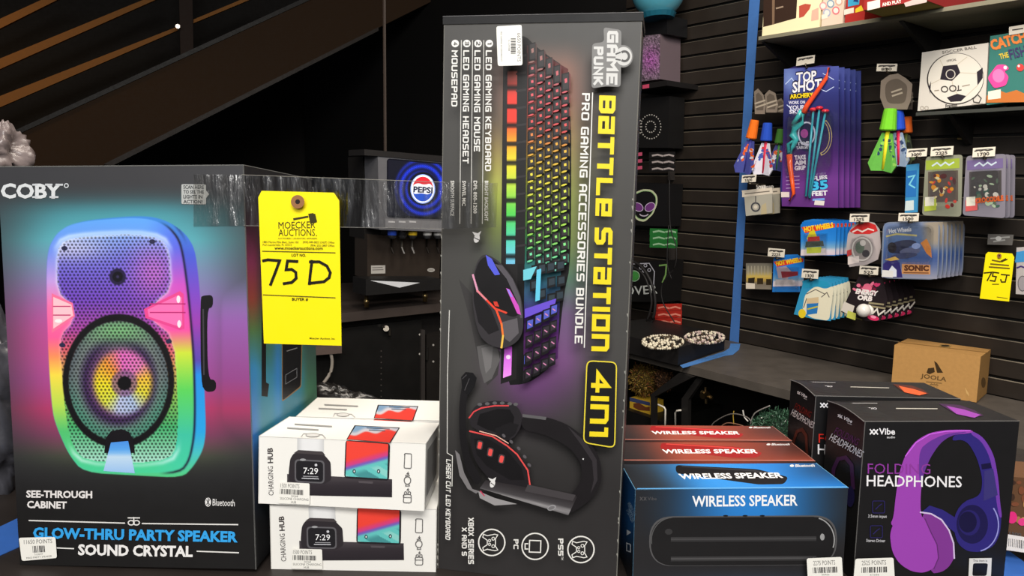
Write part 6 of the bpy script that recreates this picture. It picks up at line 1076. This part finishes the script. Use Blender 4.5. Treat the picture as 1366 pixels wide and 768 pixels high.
# ================================================================ staircase at the back left
S0 = at(250, 100, 4.2); SF = Face(S0, np.array([.42, -.9, 0]))
r = thing('staircase', 'dark staircase flank with sloping rails rising behind the party speaker carton', 'stairs', (*SF.p(200., 200.)[:2], 0))
mb = MB(); plate(mb, SF, [(-160, 268), (15, 182), (413, 0), (560, -67), (640, -30), (505, 37), (145, 217), (-20, 300)], .06, (46, 31, 17), 'matte'); mb.build('stringer', r)
mb = MB(); plate(mb, SF.off(.01), [(-160, 262), (15, 176), (413, -6), (420, -3), (413, 0), (15, 183), (-160, 270)], .08, (12, 11, 11), 'satin'); mb.build('stringer_cap', r)
mb = MB(); plate(mb, SF.off(.004), [(138, 219), (505, 36), (505, 41), (150, 221)], .07, (30, 23, 18), 'satin'); mb.build('lower_trim', r)
mb = MB(); plate(mb, SF.off(-.5), [(-260, -160), (460, -160), (560, 10), (505, 37), (145, 217), (-20, 300), (-260, 300)], .03, (18, 16, 15), 'matte'); mb.build('side_boarding', r)
for P, nm in (([(-60, 156), (0, 128), (238, 35), (238, 40), (0, 143), (-60, 171)], 0), ([(-60, 106), (0, 78), (200, -4), (216, -4), (0, 92), (-60, 121)], 0), ([(-60, 50), (0, 25), (72, -8), (92, -8), (0, 38), (-60, 64)], 0), ([(258, 26), (330, -4), (342, -4), (258, 31)], 0)):
    mb = MB(); plate(mb, SF.off(-.05), P, .03, (124, 82, 40), 'matte'); mb.build('rail', r)
mb = MB(); plate(mb, SF.off(-.02), [(238, -40), (256, -40), (258, 70), (241, 78)], .05, (40, 31, 27), 'matte'); mb.build('post', r)
mb = MB(); q = SF.p(237., 36., .01); mb.tube([q, q+np.array([.42, -.9, 0])*.02], .012, (190, 180, 170), 'metal', 10); mb.build('bolt', r)
# ================================================================ odds and ends around the cartons
def crumple(name, label, cat, c, rad, sq, col, mat, jit, seed, nu=18, nv=12):
    random.seed(seed); r = thing(name, label, cat, np.asarray(c)-[0, 0, rad*sq[2]]); mb = MB(); mb.ball(np.zeros(3), 1, col, mat, 56, 36)
    V = mb.V[0]; out = []
    for v in V:
        p = Vector(v)*1.6+Vector((seed, 0, 0)); k = 1+jit*(1.3*noise.noise(p)+.9*(.35-abs(noise.noise(p*2.3)))+.5*(.3-abs(noise.noise(p*5.1)))); out.append(np.asarray(c)+rad*k*v*np.asarray(sq))
    mb.V[0] = np.array(out); mb.build('film', r, smooth=True); return r
crumple('plastic_bag', 'crumpled black plastic bag wedged left of the party speaker carton', 'bag', np.array([*at(-18, 610, .94)[:2], BZ+.108]), .075, (.7, .7, 1.4), (66, 66, 72), 'bag', .3, 4)
crumple('plastic_wrap', 'crumpled clear grey plastic wrap on the top left corner of the party speaker carton', 'wrap', at(-2, 206, .80), .022, (1, 1.3, 1.3), (120, 108, 106), 'bag', .5, 5)
r = crumple('plastic_bag', 'dark plastic bag with white and yellow print behind the charging hub cartons', 'bag', np.array([*at(452, 552, 1.045)[:2], BZ+.056]), .06, (1.15, .5, .9), (24, 22, 21), 'bag', .22, 9)
PB = Face(at(460, 535, .985), (0, -1, .35)); mb = MB(); mb.poly(PB, [(456, 533), (470, 532), (486, 531.5), (484, 536), (470, 537.5), (458, 538)], (206, 202, 194)); mb.strokes(PB, [[(460, 535.5), (466, 534), (472, 536), (480, 533.6)]], 1.2, (70, 66, 62)); mb.poly(PB, [(483, 539), (501, 535.5), (502, 537.5), (485, 541)], (216, 186, 50)); mb.build('print_patch', r)
for nm, px in (('left', [(-30, 752), (-30, 708), (0, 702), (19, 693), (30, 688), (40, 722), (0, 740)]), ('right', [(1336, 727), (1366, 749), (1400, 772), (1400, 800), (1334, 800), (1334, 760)])):
    q = [onz(x, y, BZ+.0012) for x, y in px]; mb = MB(); mb.prism(q, (0, 0, -.0009), (58, 108, 190), 'matte'); props(mb.build('masking_tape'), 'strip of blue masking tape on the front shelf at its %s end' % nm, 'tape')
PS = Face(at(1351, 690, .80), (-.25, -1, 0)); r = thing('snack_carton', 'small snack carton with pink and brown pictures at the right edge of the shelf', 'box', PS.p(1356., 738.)); mb = MB(); q = np.array([(1352, 636), (1410, 640), (1404, 742), (1341, 734)], float); mb.prism(PS.p(q[:, 0], q[:, 1]), np.array([.25, 1, 0])*.05, (96, 66, 44), 'print'); PS.k = 5
rnd = random.Random(2)
for k in range(26): mb.ell(PS, rnd.uniform(1350, 1390), rnd.uniform(642, 700), rnd.uniform(2, 6), rnd.uniform(2, 6), [(160, 116, 70), (60, 40, 30), (190, 150, 96), (120, 70, 46)][k % 4], n=9)
mb.ell(PS, 1350, 690, 7, 8, (222, 44, 120)); mb.ell(PS, 1364, 696, 6, 5, (226, 60, 130)); mb.poly(PS, [(1342, 712), (1405, 722), (1403, 742), (1340, 733)], (228, 220, 212)); mb.text(PS, '1500', (1346, 712.5), (1362, 715), 4, (90, 86, 84), .02)
for k in range(12): mb.strokes(PS, [[(1346+k*2.4, 718+k*.4), (1345.6+k*2.4, 728+k*.4)]], rnd.choice((.7, 1.2)), (80, 76, 74))
mb.build('carton', r)
